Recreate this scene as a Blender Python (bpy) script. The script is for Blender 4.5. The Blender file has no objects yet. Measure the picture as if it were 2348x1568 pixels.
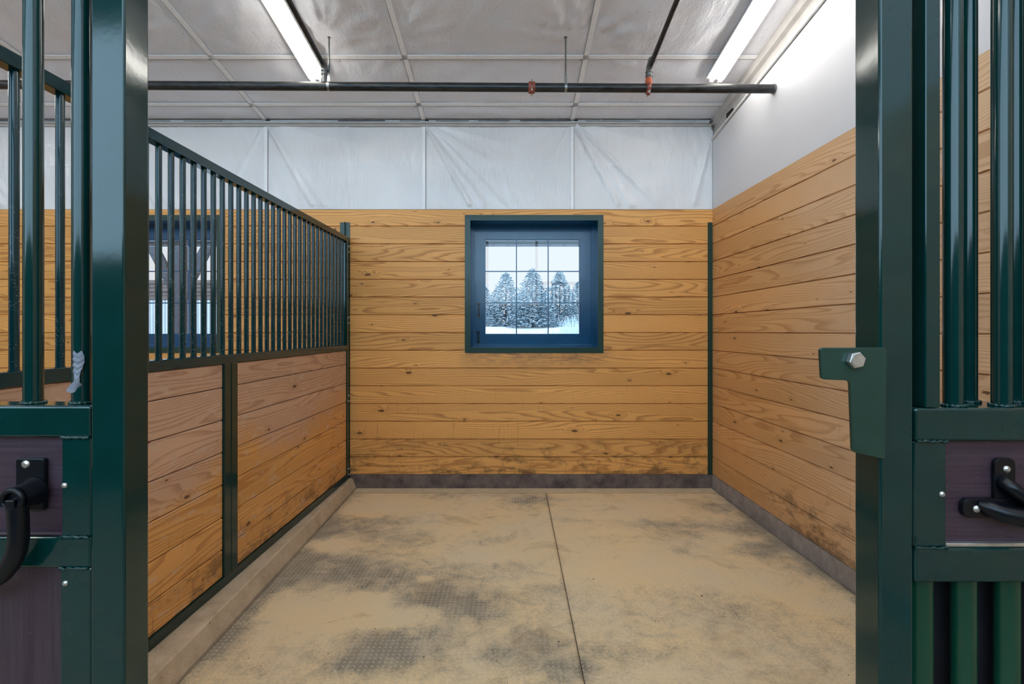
import bpy, bmesh, math, random
from mathutils import Vector, Matrix, noise

S = bpy.context.scene
COL = S.collection
random.seed(7)

# ------------------------------------------------------------------ camera
F = 1120.0                      # focal length in pixels of the 2348 wide frame
cam_d = bpy.data.cameras.new('camera')
cam_d.sensor_width = 36.0
cam_d.lens = F / 2348 * 36.0
cam_d.shift_x = 6 / 2348
cam_d.shift_y = -24 / 2348
cam_d.clip_start = 0.05
cam_d.clip_end = 400
cam = bpy.data.objects.new('camera', cam_d)
COL.objects.link(cam)
cam.location = (0, 0, 1.43)
cam.rotation_euler = (math.radians(90), 0, 0)
S.camera = cam

# ------------------------------------------------------------------ world / exposure
SKY_FRONT = (0.335, 0.355, 0.38)
SKY_BACK = (0.66, 1.00, 1.30)
SKY_FRONT_STRENGTH = 1.0
SKY_BACK_STRENGTH = 1.6
LAMP = 8.2
w = bpy.data.worlds.new('overcast_sky')
S.world = w
w.use_nodes = True
nt = w.node_tree
nt.nodes.clear()
tc = nt.nodes.new('ShaderNodeTexCoord')
sep = nt.nodes.new('ShaderNodeSeparateXYZ')
nt.links.new(tc.outputs['Generated'], sep.inputs[0])
mr = nt.nodes.new('ShaderNodeMapRange')
mr.inputs['From Min'].default_value = -0.35
mr.inputs['From Max'].default_value = -0.05
nt.links.new(sep.outputs['Y'], mr.inputs['Value'])
mx = nt.nodes.new('ShaderNodeMix')
mx.data_type = 'RGBA'
mx.inputs['A'].default_value = tuple(c * SKY_BACK_STRENGTH for c in SKY_BACK) + (1,)
mx.inputs['B'].default_value = tuple(c * SKY_FRONT_STRENGTH for c in SKY_FRONT) + (1,)
nt.links.new(mr.outputs['Result'], mx.inputs['Factor'])
bg = nt.nodes.new('ShaderNodeBackground')
nt.links.new(mx.outputs['Result'], bg.inputs['Color'])
wo = nt.nodes.new('ShaderNodeOutputWorld')
nt.links.new(bg.outputs[0], wo.inputs[0])
S.view_settings.view_transform = 'Standard'
S.view_settings.look = 'None'
S.view_settings.gamma = 1.0
S.view_settings.use_curve_mapping = False
S.view_settings.exposure = 1.27
S.cycles.max_bounces = 8
S.cycles.diffuse_bounces = 5
S.cycles.glossy_bounces = 4
S.cycles.transparent_max_bounces = 12
S.cycles.sample_clamp_indirect = 6.0


# ------------------------------------------------------------------ node helpers
class NT:
    def __init__(self, name):
        self.m = bpy.data.materials.new(name)
        self.m.use_nodes = True
        self.t = self.m.node_tree
        self.t.nodes.clear()
        self.out = self.t.nodes.new('ShaderNodeOutputMaterial')

    def node(self, typ, **kw):
        n = self.t.nodes.new(typ)
        for k, v in kw.items():
            setattr(n, k, v)
        return n

    def put(self, sock, v):
        if isinstance(v, bpy.types.NodeSocket):
            self.t.links.new(v, sock)
        elif v is not None:
            if isinstance(v, (tuple, list)) and len(v) == 3 and sock.type == 'RGBA':
                v = tuple(v) + (1,)
            sock.default_value = v

    def math(self, op, a, b=None, c=None, clamp=False):
        n = self.node('ShaderNodeMath', operation=op, use_clamp=clamp)
        self.put(n.inputs[0], a)
        if b is not None: self.put(n.inputs[1], b)
        if c is not None: self.put(n.inputs[2], c)
        return n.outputs[0]

    def comb(self, x, y, z=0.0):
        n = self.node('ShaderNodeCombineXYZ')
        self.put(n.inputs[0], x); self.put(n.inputs[1], y); self.put(n.inputs[2], z)
        return n.outputs[0]

    def coords(self, which='Object'):
        n = self.node('ShaderNodeTexCoord')
        s = self.node('ShaderNodeSeparateXYZ')
        self.t.links.new(n.outputs[which], s.inputs[0])
        return n.outputs[which], s.outputs[0], s.outputs[1], s.outputs[2]

    def noise(self, vec, scale=1.0, detail=2.0, rough=0.5, dist=0.0, out=0):
        n = self.node('ShaderNodeTexNoise')
        self.put(n.inputs['Vector'], vec)
        n.inputs['Scale'].default_value = scale
        n.inputs['Detail'].default_value = detail
        n.inputs['Roughness'].default_value = rough
        n.inputs['Distortion'].default_value = dist
        return n.outputs[out]

    def vmul(self, vec, s):
        n = self.node('ShaderNodeVectorMath', operation='MULTIPLY')
        self.put(n.inputs[0], vec); n.inputs[1].default_value = s
        return n.outputs[0]

    def rng(self, v, a, b, c=0.0, d=1.0, smooth=False):
        n = self.node('ShaderNodeMapRange')
        if smooth: n.interpolation_type = 'SMOOTHSTEP'
        self.put(n.inputs['Value'], v)
        n.inputs['From Min'].default_value = a; n.inputs['From Max'].default_value = b
        n.inputs['To Min'].default_value = c; n.inputs['To Max'].default_value = d
        return n.outputs[0]

    def mix(self, f, a, b, mode='MIX'):
        n = self.node('ShaderNodeMix', data_type='RGBA', blend_type=mode)
        self.put(n.inputs['Factor'], f)
        self.put(n.inputs['A'], a); self.put(n.inputs['B'], b)
        return n.outputs['Result']

    def bump(self, h, strength=0.3, dist=0.01, normal=None):
        n = self.node('ShaderNodeBump')
        n.inputs['Strength'].default_value = strength
        n.inputs['Distance'].default_value = dist
        self.put(n.inputs['Height'], h)
        if normal is not None: self.put(n.inputs['Normal'], normal)
        return n.outputs[0]

    def bsdf(self, color, rough=0.5, metal=0.0, ior=1.45, normal=None, coat=0.0, spec=0.5):
        n = self.node('ShaderNodeBsdfPrincipled')
        self.put(n.inputs['Base Color'], color)
        self.put(n.inputs['Roughness'], rough)
        self.put(n.inputs['Metallic'], metal)
        n.inputs['IOR'].default_value = ior
        n.inputs['Coat Weight'].default_value = coat
        n.inputs['Coat Roughness'].default_value = 0.08
        n.inputs['Specular IOR Level'].default_value = spec
        if normal is not None: self.put(n.inputs['Normal'], normal)
        self.t.links.new(n.outputs[0], self.out.inputs[0])
        return n


def plain(name, color, rough=0.5, metal=0.0, ior=1.45, var=0.06, scale=30, bump=0.0, coat=0.0, spec=0.5):
    T = NT(name)
    v, x, y, z = T.coords()
    n = T.noise(v, scale, 3)
    c = T.mix(T.rng(n, 0.3, 0.7), tuple(k * (1 - var) for k in color), tuple(min(1, k * (1 + var)) for k in color))
    nm = T.bump(n, bump, 0.004) if bump else None
    T.bsdf(c, rough, metal, ior, nm, coat, spec)
    return T.m


# ------------------------------------------------------------------ materials
def pine(name, axis, z0, pitch, light, dark, seed=0.0, bleach_daylight=None, dirt=None, worn=0.0, contrast=0.68, smudge=None):
    """flat sawn pine boards; axis = 0 along x, 1 along y"""
    T = NT(name)
    vec, x, y, z = T.coords()
    u = (x, y)[axis]
    k = T.math('DIVIDE', T.math('SUBTRACT', z, z0), pitch)
    idx = T.math('FLOOR', k)
    fr = T.math('FRACT', k)
    wn = T.node('ShaderNodeTexWhiteNoise', noise_dimensions='1D')
    T.put(wn.inputs['W'], T.math('ADD', idx, seed))
    r1 = wn.outputs['Value']
    sc = T.node('ShaderNodeSeparateColor')
    T.put(sc.inputs[0], wn.outputs['Color'])
    r2, r3 = sc.outputs[0], sc.outputs[1]
    uo = T.math('ADD', u, T.math('MULTIPLY', r1, 53.0))
    # knots
    kv = T.comb(T.math('MULTIPLY', uo, 2.0), T.math('MULTIPLY', z, 5.6), T.math('MULTIPLY', idx, 0.0))
    vo = T.node('ShaderNodeTexVoronoi', voronoi_dimensions='2D', feature='F1')
    T.put(vo.inputs['Vector'], kv); vo.inputs['Scale'].default_value = 1.0
    vo.inputs['Randomness'].default_value = 0.95
    sk = T.node('ShaderNodeSeparateColor'); T.put(sk.inputs[0], vo.outputs['Color'])
    has = T.math('GREATER_THAN', sk.outputs[0], 0.35)
    size = T.rng(T.math('POWER', sk.outputs[1], 1.6), 0, 1, 0.014, 0.07)
    d = T.math('ADD', vo.outputs['Distance'], T.rng(T.noise(vec, 90, 2), 0, 1, -0.012, 0.012))
    core = T.math('MULTIPLY', has, T.rng(T.math('DIVIDE', d, size), 0.65, 1.05, 1, 0, True))
    halo = T.math('MULTIPLY', has, T.rng(T.math('DIVIDE', d, size), 1.0, 4.2, 1, 0, True))
    # growth ring contours
    p = T.comb(T.math('MULTIPLY', uo, 0.55), T.math('MULTIPLY', z, 6.0), T.math('MULTIPLY', r2, 31.0))
    n = T.noise(p, 1.0, 1.6, 0.4, 0.15)
    wob = T.noise(T.comb(T.math('MULTIPLY', uo, 5), T.math('MULTIPLY', z, 26), r3), 1.0, 2)
    lin = T.math('MULTIPLY', T.math('SUBTRACT', fr, 0.5), T.rng(r3, 0, 1, 0.05, 0.75))
    c = T.math('ADD', T.math('ADD', n, lin), T.math('ADD', T.math('MULTIPLY', wob, 0.022), T.math('MULTIPLY', halo, T.rng(T.noise(vec, 14, 2), 0.3, 0.7, 0.04, 0.20))))
    band = T.math('FRACT', T.math('MULTIPLY', c, 18.0))
    ring = T.math('MULTIPLY', T.rng(band, 0.42, 0.92, 0, 1, True), T.rng(band, 0.92, 1.0, 1, 0))
    fib = T.noise(T.comb(T.math('MULTIPLY', uo, 9), T.math('MULTIPLY', z, 420), 0.0), 1.0, 2)
    tone = T.noise(T.comb(T.math('MULTIPLY', uo, 0.8), T.math('MULTIPLY', z, 3), r1), 1.0, 2)
    f = T.math('ADD', T.math('MULTIPLY', ring, contrast * 0.9), T.math('MULTIPLY', T.rng(fib, 0.35, 0.7), 0.2), clamp=True)
    col = T.mix(f, light, dark)
    if bleach_daylight:
        # worn, bleached upper or outer part; pinkish daylight cast also put into the colour
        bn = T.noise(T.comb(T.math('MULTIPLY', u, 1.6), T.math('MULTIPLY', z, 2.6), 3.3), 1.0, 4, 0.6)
        if bleach_daylight['kind'] == 'z':
            m = T.rng(T.math('ADD', z, T.math('MULTIPLY', T.math('SUBTRACT', bn, 0.5), 0.9)), bleach_daylight['a'], bleach_daylight['b'], 0, 1, True)
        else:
            m = T.rng(T.math('ADD', u, T.math('MULTIPLY', T.math('SUBTRACT', bn, 0.5), 1.4)), bleach_daylight['a'], bleach_daylight['b'], 0, 1, True)
        if 'front' in bleach_daylight:
            m = T.math('MULTIPLY', m, T.rng(u, bleach_daylight['front'][0], bleach_daylight['front'][1], 0.15, 1, True))
        m = T.math('MULTIPLY', m, bleach_daylight.get('amt', 0.7))
        cb = T.mix(f, bleach_daylight['light'], bleach_daylight['dark'])
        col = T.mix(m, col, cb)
    bright = T.math('ADD', T.rng(r2, 0, 1, 0.88, 1.06), T.rng(tone, 0.3, 0.7, -0.07, 0.07))
    cc = T.node('ShaderNodeCombineColor')
    for i in range(3): T.put(cc.inputs[i], bright)
    col = T.mix(1.0, col, cc.outputs[0], 'MULTIPLY')
    col = T.mix(T.math('MULTIPLY', halo, 0.16), col, (0.30, 0.105, 0.02))
    col = T.mix(T.math('MULTIPLY', core, 0.85), col, (0.07, 0.026, 0.01))
    if worn:
        sn = T.noise(T.comb(T.math('MULTIPLY', u, 7), T.math('MULTIPLY', z, 22), 8.0), 1.0, 5, 0.7, 0.6)
        sm = T.math('MULTIPLY', T.rng(sn, 0.56, 0.64), worn)
        col = T.mix(sm, col, (0.62, 0.47, 0.36))
    if dirt:
        dn = T.noise(T.comb(T.math('MULTIPLY', u, 5), T.math('MULTIPLY', z, 9), 1.7), 1.0, 6, 0.72)
        band_z = T.rng(z, dirt['top'], dirt['bottom'], 0, 1, True)
        dm = T.math('MULTIPLY', T.rng(T.math('ADD', dn, T.math('MULTIPLY', band_z, 0.16)), 0.62, 0.76), band_z)
        if 'span' in dirt:
            a, b = dirt['span']
            mid = T.math('ABSOLUTE', T.math('SUBTRACT', u, (a + b) / 2))
            dm = T.math('MULTIPLY', dm, T.rng(mid, (b - a) / 2 * 0.7, (b - a) / 2 * 1.15, 1, 0.12, True))
        col = T.mix(T.math('MULTIPLY', dm, 0.75), col, (0.07, 0.038, 0.018))
        # thin vertical rub lines
        vl = T.noise(T.comb(T.math('MULTIPLY', u, 46), T.math('MULTIPLY', z, 3.0), 4.0), 1.0, 3, 0.6)
        vm = T.math('MULTIPLY', T.rng(vl, 0.62, 0.72), T.rng(z, 1.2, 0.5, 0, 0.4, True))
        col = T.mix(vm, col, (0.22, 0.10, 0.035))
    if smudge:
        a, b, za, zb2 = smudge
        mu = T.rng(T.math('ABSOLUTE', T.math('SUBTRACT', u, (a + b) / 2)), (b - a) / 2 * .75, (b - a) / 2 * 1.1, 1, 0, True)
        mz = T.math('MULTIPLY', T.rng(z, za, zb2, 0, 1, True), T.math('LESS_THAN', z, 1.30))
        mn = T.noise(T.comb(T.math('MULTIPLY', u, 6), T.math('MULTIPLY', z, 14), 6.0), 1.0, 5, 0.7)
        sm2 = T.math('MULTIPLY', T.math('MULTIPLY', mu, mz), T.rng(mn, 0.4, 0.65, 0.15, 0.8))
        col = T.mix(sm2, col, (0.22, 0.125, 0.075))
    h = T.math('ADD', T.math('MULTIPLY', f, -0.4), T.math('MULTIPLY', fib, 0.3))
    T.bsdf(col, T.rng(f, 0, 1, 0.42, 0.55), 0, 1.45, T.bump(h, 0.12, 0.003), 0.0, 0.4)
    return T.m


LT = (0.86, 0.445, 0.140)
DK = (0.42, 0.160, 0.038)
M = {}
M['pine_back'] = pine('pine_boards_back', 0, 0.118, 0.1628, LT, DK, 11.0,
                      dirt=dict(top=0.75, bottom=0.05), smudge=(-.45, .92, 1.02, 1.22))
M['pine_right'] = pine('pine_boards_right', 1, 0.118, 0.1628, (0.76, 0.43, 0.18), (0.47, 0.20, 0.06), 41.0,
                       bleach_daylight=dict(kind='u', a=3.9, b=2.3, amt=0.85, light=(0.74, 0.52, 0.34), dark=(0.52, 0.31, 0.17)),
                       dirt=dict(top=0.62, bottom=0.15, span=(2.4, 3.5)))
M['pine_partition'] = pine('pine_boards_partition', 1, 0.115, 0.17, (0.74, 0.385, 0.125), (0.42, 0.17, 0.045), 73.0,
                           bleach_daylight=dict(kind='z', a=0.55, b=0.95, amt=0.9, light=(0.60, 0.39, 0.28), dark=(0.37, 0.20, 0.13)),
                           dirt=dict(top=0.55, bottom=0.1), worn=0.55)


def make_paint(name, color, chips=0.0, rough=0.10, ior=1.46):
    T = NT(name)
    vec, x, y, z = T.coords()
    n = T.noise(vec, 25, 3)
    big = T.noise(vec, 6, 3)
    c = T.mix(T.rng(n, 0.3, 0.7), tuple(k * 0.92 for k in color), tuple(k * 1.08 for k in color))
    if chips:
        oi = T.node('ShaderNodeObjectInfo')
        ro = T.math('MULTIPLY', oi.outputs['Random'], 37.0)
        wz = T.noise(T.comb(T.math('ADD', x, ro), y, z), 60, 2)
        p = T.comb(T.math('ADD', T.math('MULTIPLY', T.math('ADD', x, T.math('MULTIPLY', z, 0.35)), 330), ro), T.math('ADD', T.math('MULTIPLY', y, 330), T.math('MULTIPLY', wz, 1.6)), T.math('MULTIPLY', z, 120))
        vo = T.node('ShaderNodeTexVoronoi', feature='F1'); T.put(vo.inputs['Vector'], p)
        vo.inputs['Scale'].default_value = 1.0
        gate = T.noise(T.comb(T.math('ADD', x, ro), T.math('ADD', y, ro), z), 16, 3, 0.6)
        m = T.math('MULTIPLY', T.math('LESS_THAN', vo.outputs['Distance'], 0.26),
                   T.math('GREATER_THAN', T.math('ADD', gate, T.rng(z, 0.10, 0.95, 0.06, -0.12)), 0.53))
        sk = T.node('ShaderNodeSeparateColor'); T.put(sk.inputs[0], vo.outputs['Color'])
        m = T.math('MULTIPLY', m, T.math('GREATER_THAN', sk.outputs[0], 0.5))
        c = T.mix(T.math('MULTIPLY', m, T.rng(sk.outputs[1], 0, 1, 0.2, 0.8)), c, (0.46, 0.48, 0.43))
    wv = T.noise(vec, 60, 2)
    nm = T.bump(wv, 0.03, 0.002)
    T.bsdf(c, T.rng(big, 0.3, 0.7, rough * 0.9, rough * 1.1), 0, ior, nm, 0.2)
    return T.m


M['green'] = make_paint('green_paint', (0.002, 0.030, 0.028))
M['green_worn'] = make_paint('green_paint_chipped', (0.003, 0.036, 0.044), 1.0)  # base shifted to teal in place of the blue window reflection
M['green_matte'] = make_paint('green_paint_satin', (0.010, 0.042, 0.030), 0, 0.38, 1.45)
M['green_low'] = make_paint('green_paint_lower_bars', (0.004, 0.052, 0.028), 0, 0.3, 1.45)
M['sash'] = make_paint('sash_paint_blue_sheen', (0.006, 0.085, 0.200), 0, 0.22, 1.5)  # blue sheen of daylight on the sash put into its base colour
M['black'] = plain('black_iron', (0.004, 0.005, 0.008), 0.3, 0, 1.4, 0.3, 60, 0.05)
M['galv'] = plain('galvanised_steel', (0.62, 0.62, 0.60), 0.34, 0.9, 1.5, 0.15, 80, 0.1)
M['steel_dark'] = plain('grey_steel_fitting', (0.13, 0.13, 0.125), 0.4, 0.4, 1.5, 0.3, 90, 0.15)
M['red_clamp'] = plain('red_oxide_clamp', (0.24, 0.055, 0.032), 0.42, 0, 1.5, 0.25, 60, 0.1)
M['orange_clamp'] = plain('orange_outlet_fitting', (0.50, 0.10, 0.04), 0.42, 0, 1.5, 0.2, 60, 0.1)
M['tape'] = plain('grey_tape', (0.42, 0.44, 0.52), 0.45, 0, 1.4, 0.15, 60, 0.2)
M['white_metal'] = plain('white_enamel', (0.82, 0.82, 0.80), 0.35, 0, 1.45, 0.03, 12)
M['slot'] = plain('dark_slot', (0.012, 0.011, 0.010), 0.7)
M['dark_back'] = plain('black_backing_board', (0.012, 0.010, 0.012), 0.5, 0, 1.45, 0.3, 12)
M['eave'] = plain('grey_outdoor_rail', (0.10, 0.13, 0.18), 0.4, 0.3, 1.5, 0.2, 30)

T = NT('black_pipe_paint')
vec, x, y, z = T.coords()
n = T.noise(T.comb(T.math('MULTIPLY', x, 12), T.math('MULTIPLY', y, 12), T.math('MULTIPLY', z, 60)), 1.0, 4, 0.65)
c = T.mix(T.rng(n, 0.35, 0.75), (0.010, 0.011, 0.012), (0.055, 0.053, 0.052))
T.bsdf(c, T.rng(n, 0.3, 0.8, 0.28, 0.5), 0.25, 1.5, T.bump(n, 0.12, 0.003))
M['pipe'] = T.m

# dark stained plank; its purple tint puts reflections into the colour
def dark_plank(name, vert):
    T = NT(name)
    vec, x, y, z = T.coords()
    a, b = (z, x) if vert else (x, z)
    g = T.noise(T.comb(T.math('MULTIPLY', a, 5), T.math('MULTIPLY', b, 170), 2.0), 1.0, 4, 0.6)
    st = T.noise(T.comb(T.math('MULTIPLY', a, 2), T.math('MULTIPLY', b, 20), 5.0), 1.0, 3, 0.6)
    sp = T.math('GREATER_THAN', T.noise(vec, 260, 1), 0.745)
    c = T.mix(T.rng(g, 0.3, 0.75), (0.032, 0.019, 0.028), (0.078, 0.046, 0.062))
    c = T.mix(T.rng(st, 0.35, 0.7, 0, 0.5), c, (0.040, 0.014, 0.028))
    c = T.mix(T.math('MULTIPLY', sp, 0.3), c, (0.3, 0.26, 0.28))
    T.bsdf(c, 0.4, 0, 1.5, T.bump(g, 0.15, 0.003))
    return T.m
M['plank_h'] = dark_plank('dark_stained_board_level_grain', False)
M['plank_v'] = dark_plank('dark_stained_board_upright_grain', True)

# insulation film
def film(name, color, rough, stretch, amt, speck):
    T = NT(name)
    vec, x, y, z = T.coords()
    p = T.vmul(vec, stretch)
    n1 = T.noise(p, 1.0, 5, 0.6, 0.35)
    n2 = T.noise(T.vmul(vec, (2.2, 2.2, 2.2)), 1.0, 2, 0.5, 0.5)
    gate = T.rng(T.noise(vec, 1.1, 2), 0.4, 0.65, 0.25, 1.0, True)
    wv = T.noise(T.vmul(vec, (240, 240, 240)), 1.0, 1)
    h = T.math('ADD', T.math('MULTIPLY', T.math('MULTIPLY', n1, gate), 1.0), T.math('ADD', T.math('MULTIPLY', n2, 0.8), T.math('MULTIPLY', wv, 0.02)))
    c = T.mix(T.rng(n2, 0.3, 0.7), color, tuple(k * 0.94 for k in color))
    if speck:
        sp = T.math('GREATER_THAN', T.noise(vec, 95, 1, 0.5), 0.745)
        c = T.mix(T.math('MULTIPLY', sp, speck), c, (0.10, 0.08, 0.07))
    T.bsdf(c, rough, 0, 1.5, T.bump(h, amt, 0.02))
    return T.m
M['film_wall'] = film('white_insulation_film_wall', (0.84, 0.84, 0.855), 0.2, (24, 24, 6), 0.8, 0.0)
M['film_ceiling'] = film('white_insulation_film_ceiling', (0.85, 0.865, 0.93), 0.28, (26, 12, 20), 0.6, 0.6)
M['film_tape'] = plain('insulation_seam_tape', (0.93, 0.93, 0.95), 0.3, 0, 1.5, 0.04, 20)
M['seam'] = plain('dark_seam', (0.30, 0.29, 0.28), 0.6)
M['panel_white'] = plain('smooth_white_wall_panel', (0.70, 0.70, 0.73), 0.42, 0, 1.45, 0.02, 3)
M['rafter'] = plain('grey_painted_rafter', (0.46, 0.44, 0.42), 0.5, 0, 1.45, 0.08, 9, 0.1)


def concrete(name, a, b, stain=0.3):
    T = NT(name)
    vec, x, y, z = T.coords()
    n = T.noise(vec, 9, 6, 0.65)
    f = T.noise(vec, 120, 3, 0.6)
    pits = T.math('LESS_THAN', T.noise(vec, 55, 2, 0.5), 0.27)
    c = T.mix(T.rng(n, 0.3, 0.7), a, b)
    c = T.mix(T.rng(f, 0.3, 0.8, 0, 0.3), c, tuple(k * 0.5 for k in a))
    c = T.mix(T.math('MULTIPLY', pits, 0.7), c, tuple(k * 0.25 for k in a))
    T.bsdf(c, 0.8, 0, 1.4, T.bump(T.math('ADD', f, T.math('MULTIPLY', n, 2)), 0.3, 0.004), 0, 0.25)
    return T.m
M['curb'] = concrete('dusty_concrete_curb', (0.44, 0.34, 0.23), (0.64, 0.52, 0.38))
M['base_dark'] = concrete('stained_concrete_base', (0.075, 0.060, 0.060), (0.26, 0.20, 0.175))
M['base_right'] = concrete('grey_concrete_base', (0.27, 0.235, 0.225), (0.46, 0.41, 0.39))
M['slab'] = concrete('concrete_floor_slab', (0.30, 0.24, 0.165), (0.50, 0.40, 0.27))

M['dusty_strip'] = concrete('dust_covered_strip', (0.56, 0.45, 0.30), (0.74, 0.60, 0.40))

# rubber mat with raised tread, bedded in dust
T = NT('tread_mat_dusty')
vec, x, y, z = T.coords()
CELL = 0.025
px = T.math('DIVIDE', x, CELL); py = T.math('DIVIDE', y, CELL)
fx = T.math('SUBTRACT', T.math('FRACT', px), 0.5); fy = T.math('SUBTRACT', T.math('FRACT', py), 0.5)
par = T.math('MODULO', T.math('ABSOLUTE', T.math('ADD', T.math('FLOOR', px), T.math('FLOOR', py))), 2.0)
sg = T.math('SUBTRACT', T.math('MULTIPLY', T.math('GREATER_THAN', par, 0.5), 2.0), 1.0)
aa = T.math('MULTIPLY', T.math('ADD', fx, T.math('MULTIPLY', sg, fy)), 0.7071)
bb = T.math('MULTIPLY', T.math('SUBTRACT', fx, T.math('MULTIPLY', sg, fy)), 0.7071)
dd = T.math('ADD', T.math('POWER', T.math('ABSOLUTE', T.math('DIVIDE', aa, 0.36)), 2.0), T.math('POWER', T.math('ABSOLUTE', T.math('DIVIDE', bb, 0.115)), 2.0))
tread = T.rng(dd, 1.25, 0.55, 0, 1, True)
at = T.node('ShaderNodeAttribute', attribute_name='dust')
n1 = T.noise(vec, 9, 6, 0.7, 0.4)
n2 = T.noise(vec, 70, 3, 0.65)
n3 = T.noise(vec, 2.2, 3, 0.5)
n4 = T.noise(T.vmul(vec, (3.0, 3.6, 1)), 1.0, 5, 0.6, 0.8)
dust = T.math('ADD', at.outputs['Fac'], T.math('ADD', T.rng(n1, 0.3, 0.7, -0.26, 0.26), T.rng(n2, 0.3, 0.7, -0.13, 0.13)))
cover = T.rng(dust, 0.10, 0.92, 0.05, 1, True)
sand = T.mix(T.rng(n3, 0.35, 0.65), (0.78, 0.585, 0.33), (0.72, 0.585, 0.385))
sand = T.mix(T.rng(n2, 0.35, 0.7, 0, 0.35), sand, (0.80, 0.65, 0.44))
rub = T.mix(T.rng(n1, 0.3, 0.7), (0.20, 0.178, 0.138), (0.37, 0.325, 0.255))
tread_vis = T.math('MULTIPLY', tread, T.rng(cover, 0.25, 1.0, 0.9, 0.3))
col = T.mix(cover, rub, sand)
col = T.mix(T.math('MULTIPLY', tread_vis, 0.85), col, (0.66, 0.58, 0.46))
rust = T.math('MULTIPLY', T.rng(n4, 0.56, 0.68), 0.30)
col = T.mix(rust, col, (0.27, 0.155, 0.065))
spk = T.math('GREATER_THAN', T.noise(vec, 38, 1), 0.795)
col = T.mix(spk, col, (0.045, 0.03, 0.02))
hh = T.math('ADD', T.math('MULTIPLY', tread, T.rng(cover, 0.2, 1.0, 1.0, 0.4)), T.math('MULTIPLY', n2, 0.35))
T.bsdf(col, T.rng(cover, 0, 1, 0.55, 0.85), 0, 1.4, T.bump(hh, 0.7, 0.0035), 0, 0.3)
M['mat'] = T.m

T = NT('lamp_tube_glow')
e = T.node('ShaderNodeEmission')
e.inputs['Color'].default_value = (1.0, 0.965, 0.90, 1)
e.inputs['Strength'].default_value = LAMP
T.t.links.new(e.outputs[0], T.out.inputs[0])
M['tube'] = T.m

T = NT('window_glass')
tr = T.node('ShaderNodeBsdfTransparent'); tr.inputs[0].default_value = (0.97, 0.97, 0.97, 1)
gl = T.node('ShaderNodeBsdfGlossy'); gl.inputs['Roughness'].default_value = 0.02
fr = T.node('ShaderNodeFresnel'); fr.inputs[0].default_value = 1.45
ms = T.node('ShaderNodeMixShader')
T.t.links.new(fr.outputs[0], ms.inputs[0]); T.t.links.new(tr.outputs[0], ms.inputs[1]); T.t.links.new(gl.outputs[0], ms.inputs[2])
T.t.links.new(ms.outputs[0], T.out.inputs[0])
M['glass'] = T.m

# outdoors
T = NT('snow_cover')
vec, x, y, z = T.coords()
n = T.noise(vec, 0.7, 5, 0.6)
c = T.mix(T.rng(n, 0.35, 0.7), (0.86, 0.84, 0.84), (0.70, 0.71, 0.74))
T.bsdf(c, 0.8, 0, 1.3, T.bump(n, 0.4, 0.2), 0, 0.2)
M['snow'] = T.m

T = NT('snowy_spruce_needles')
vec, x, y, z = T.coords()
ge = T.node('ShaderNodeNewGeometry')
sp_ = T.node('ShaderNodeSeparateXYZ'); T.put(sp_.inputs[0], ge.outputs['True Normal'])
n = T.noise(vec, 7, 4, 0.7)
n2 = T.noise(vec, 30, 2)
m = T.rng(T.math('ADD', sp_.outputs[2], T.math('MULTIPLY', T.math('SUBTRACT', n, 0.5), 1.8)), 0.42, 1.05, 0, 1)
ndl = T.mix(T.rng(n2, 0.3, 0.7), (0.022, 0.058, 0.085), (0.075, 0.135, 0.17))
c = T.mix(m, ndl, (0.66, 0.73, 0.79))
T.bsdf(c, 0.8, 0, 1.3, None, 0, 0.1)
M['spruce'] = T.m
M['trunk'] = plain('spruce_bark', (0.05, 0.045, 0.05), 0.9)
M['timber'] = plain('dark_timber', (0.022, 0.022, 0.030), 0.7, 0, 1.4, 0.35, 12, 0.2)
M['grass'] = plain('dry_frosted_grass', (0.55, 0.62, 0.70), 0.9)

T = NT('pale_ribbed_sheet')
vec, x, y, z = T.coords()
n = T.noise(vec, 2.0, 3)
c = T.mix(n, (0.36, 0.36, 0.38), (0.46, 0.46, 0.47))
T.bsdf(c, 0.5, 0.1)
M['ribbed'] = T.m
M['siding'] = plain('brown_board_fence', (0.085, 0.060, 0.055), 0.8, 0, 1.4, 0.3, 6)


# ------------------------------------------------------------------ mesh helpers
def box(bm, x0, x1, y0, y1, z0, z1, bev=0.0, seg=1):
    vs = [bm.verts.new((x, y, z)) for x in (x0, x1) for y in (y0, y1) for z in (z0, z1)]
    fs = [(0, 1, 3, 2), (4, 6, 7, 5), (0, 4, 5, 1), (2, 3, 7, 6), (0, 2, 6, 4), (1, 5, 7, 3)]
    faces = [bm.faces.new([vs[i] for i in f]) for f in fs]
    if bev:
        es = list({e for f in faces for e in f.edges})
        bmesh.ops.bevel(bm, geom=es, offset=bev, segments=seg, affect='EDGES', profile=0.5)
    return vs


def frame_from(d):
    d = d.normalized()
    a = Vector((0, 0, 1)) if abs(d.z) < 0.9 else Vector((1, 0, 0))
    u = d.cross(a).normalized()
    return u, d.cross(u).normalized()


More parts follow.
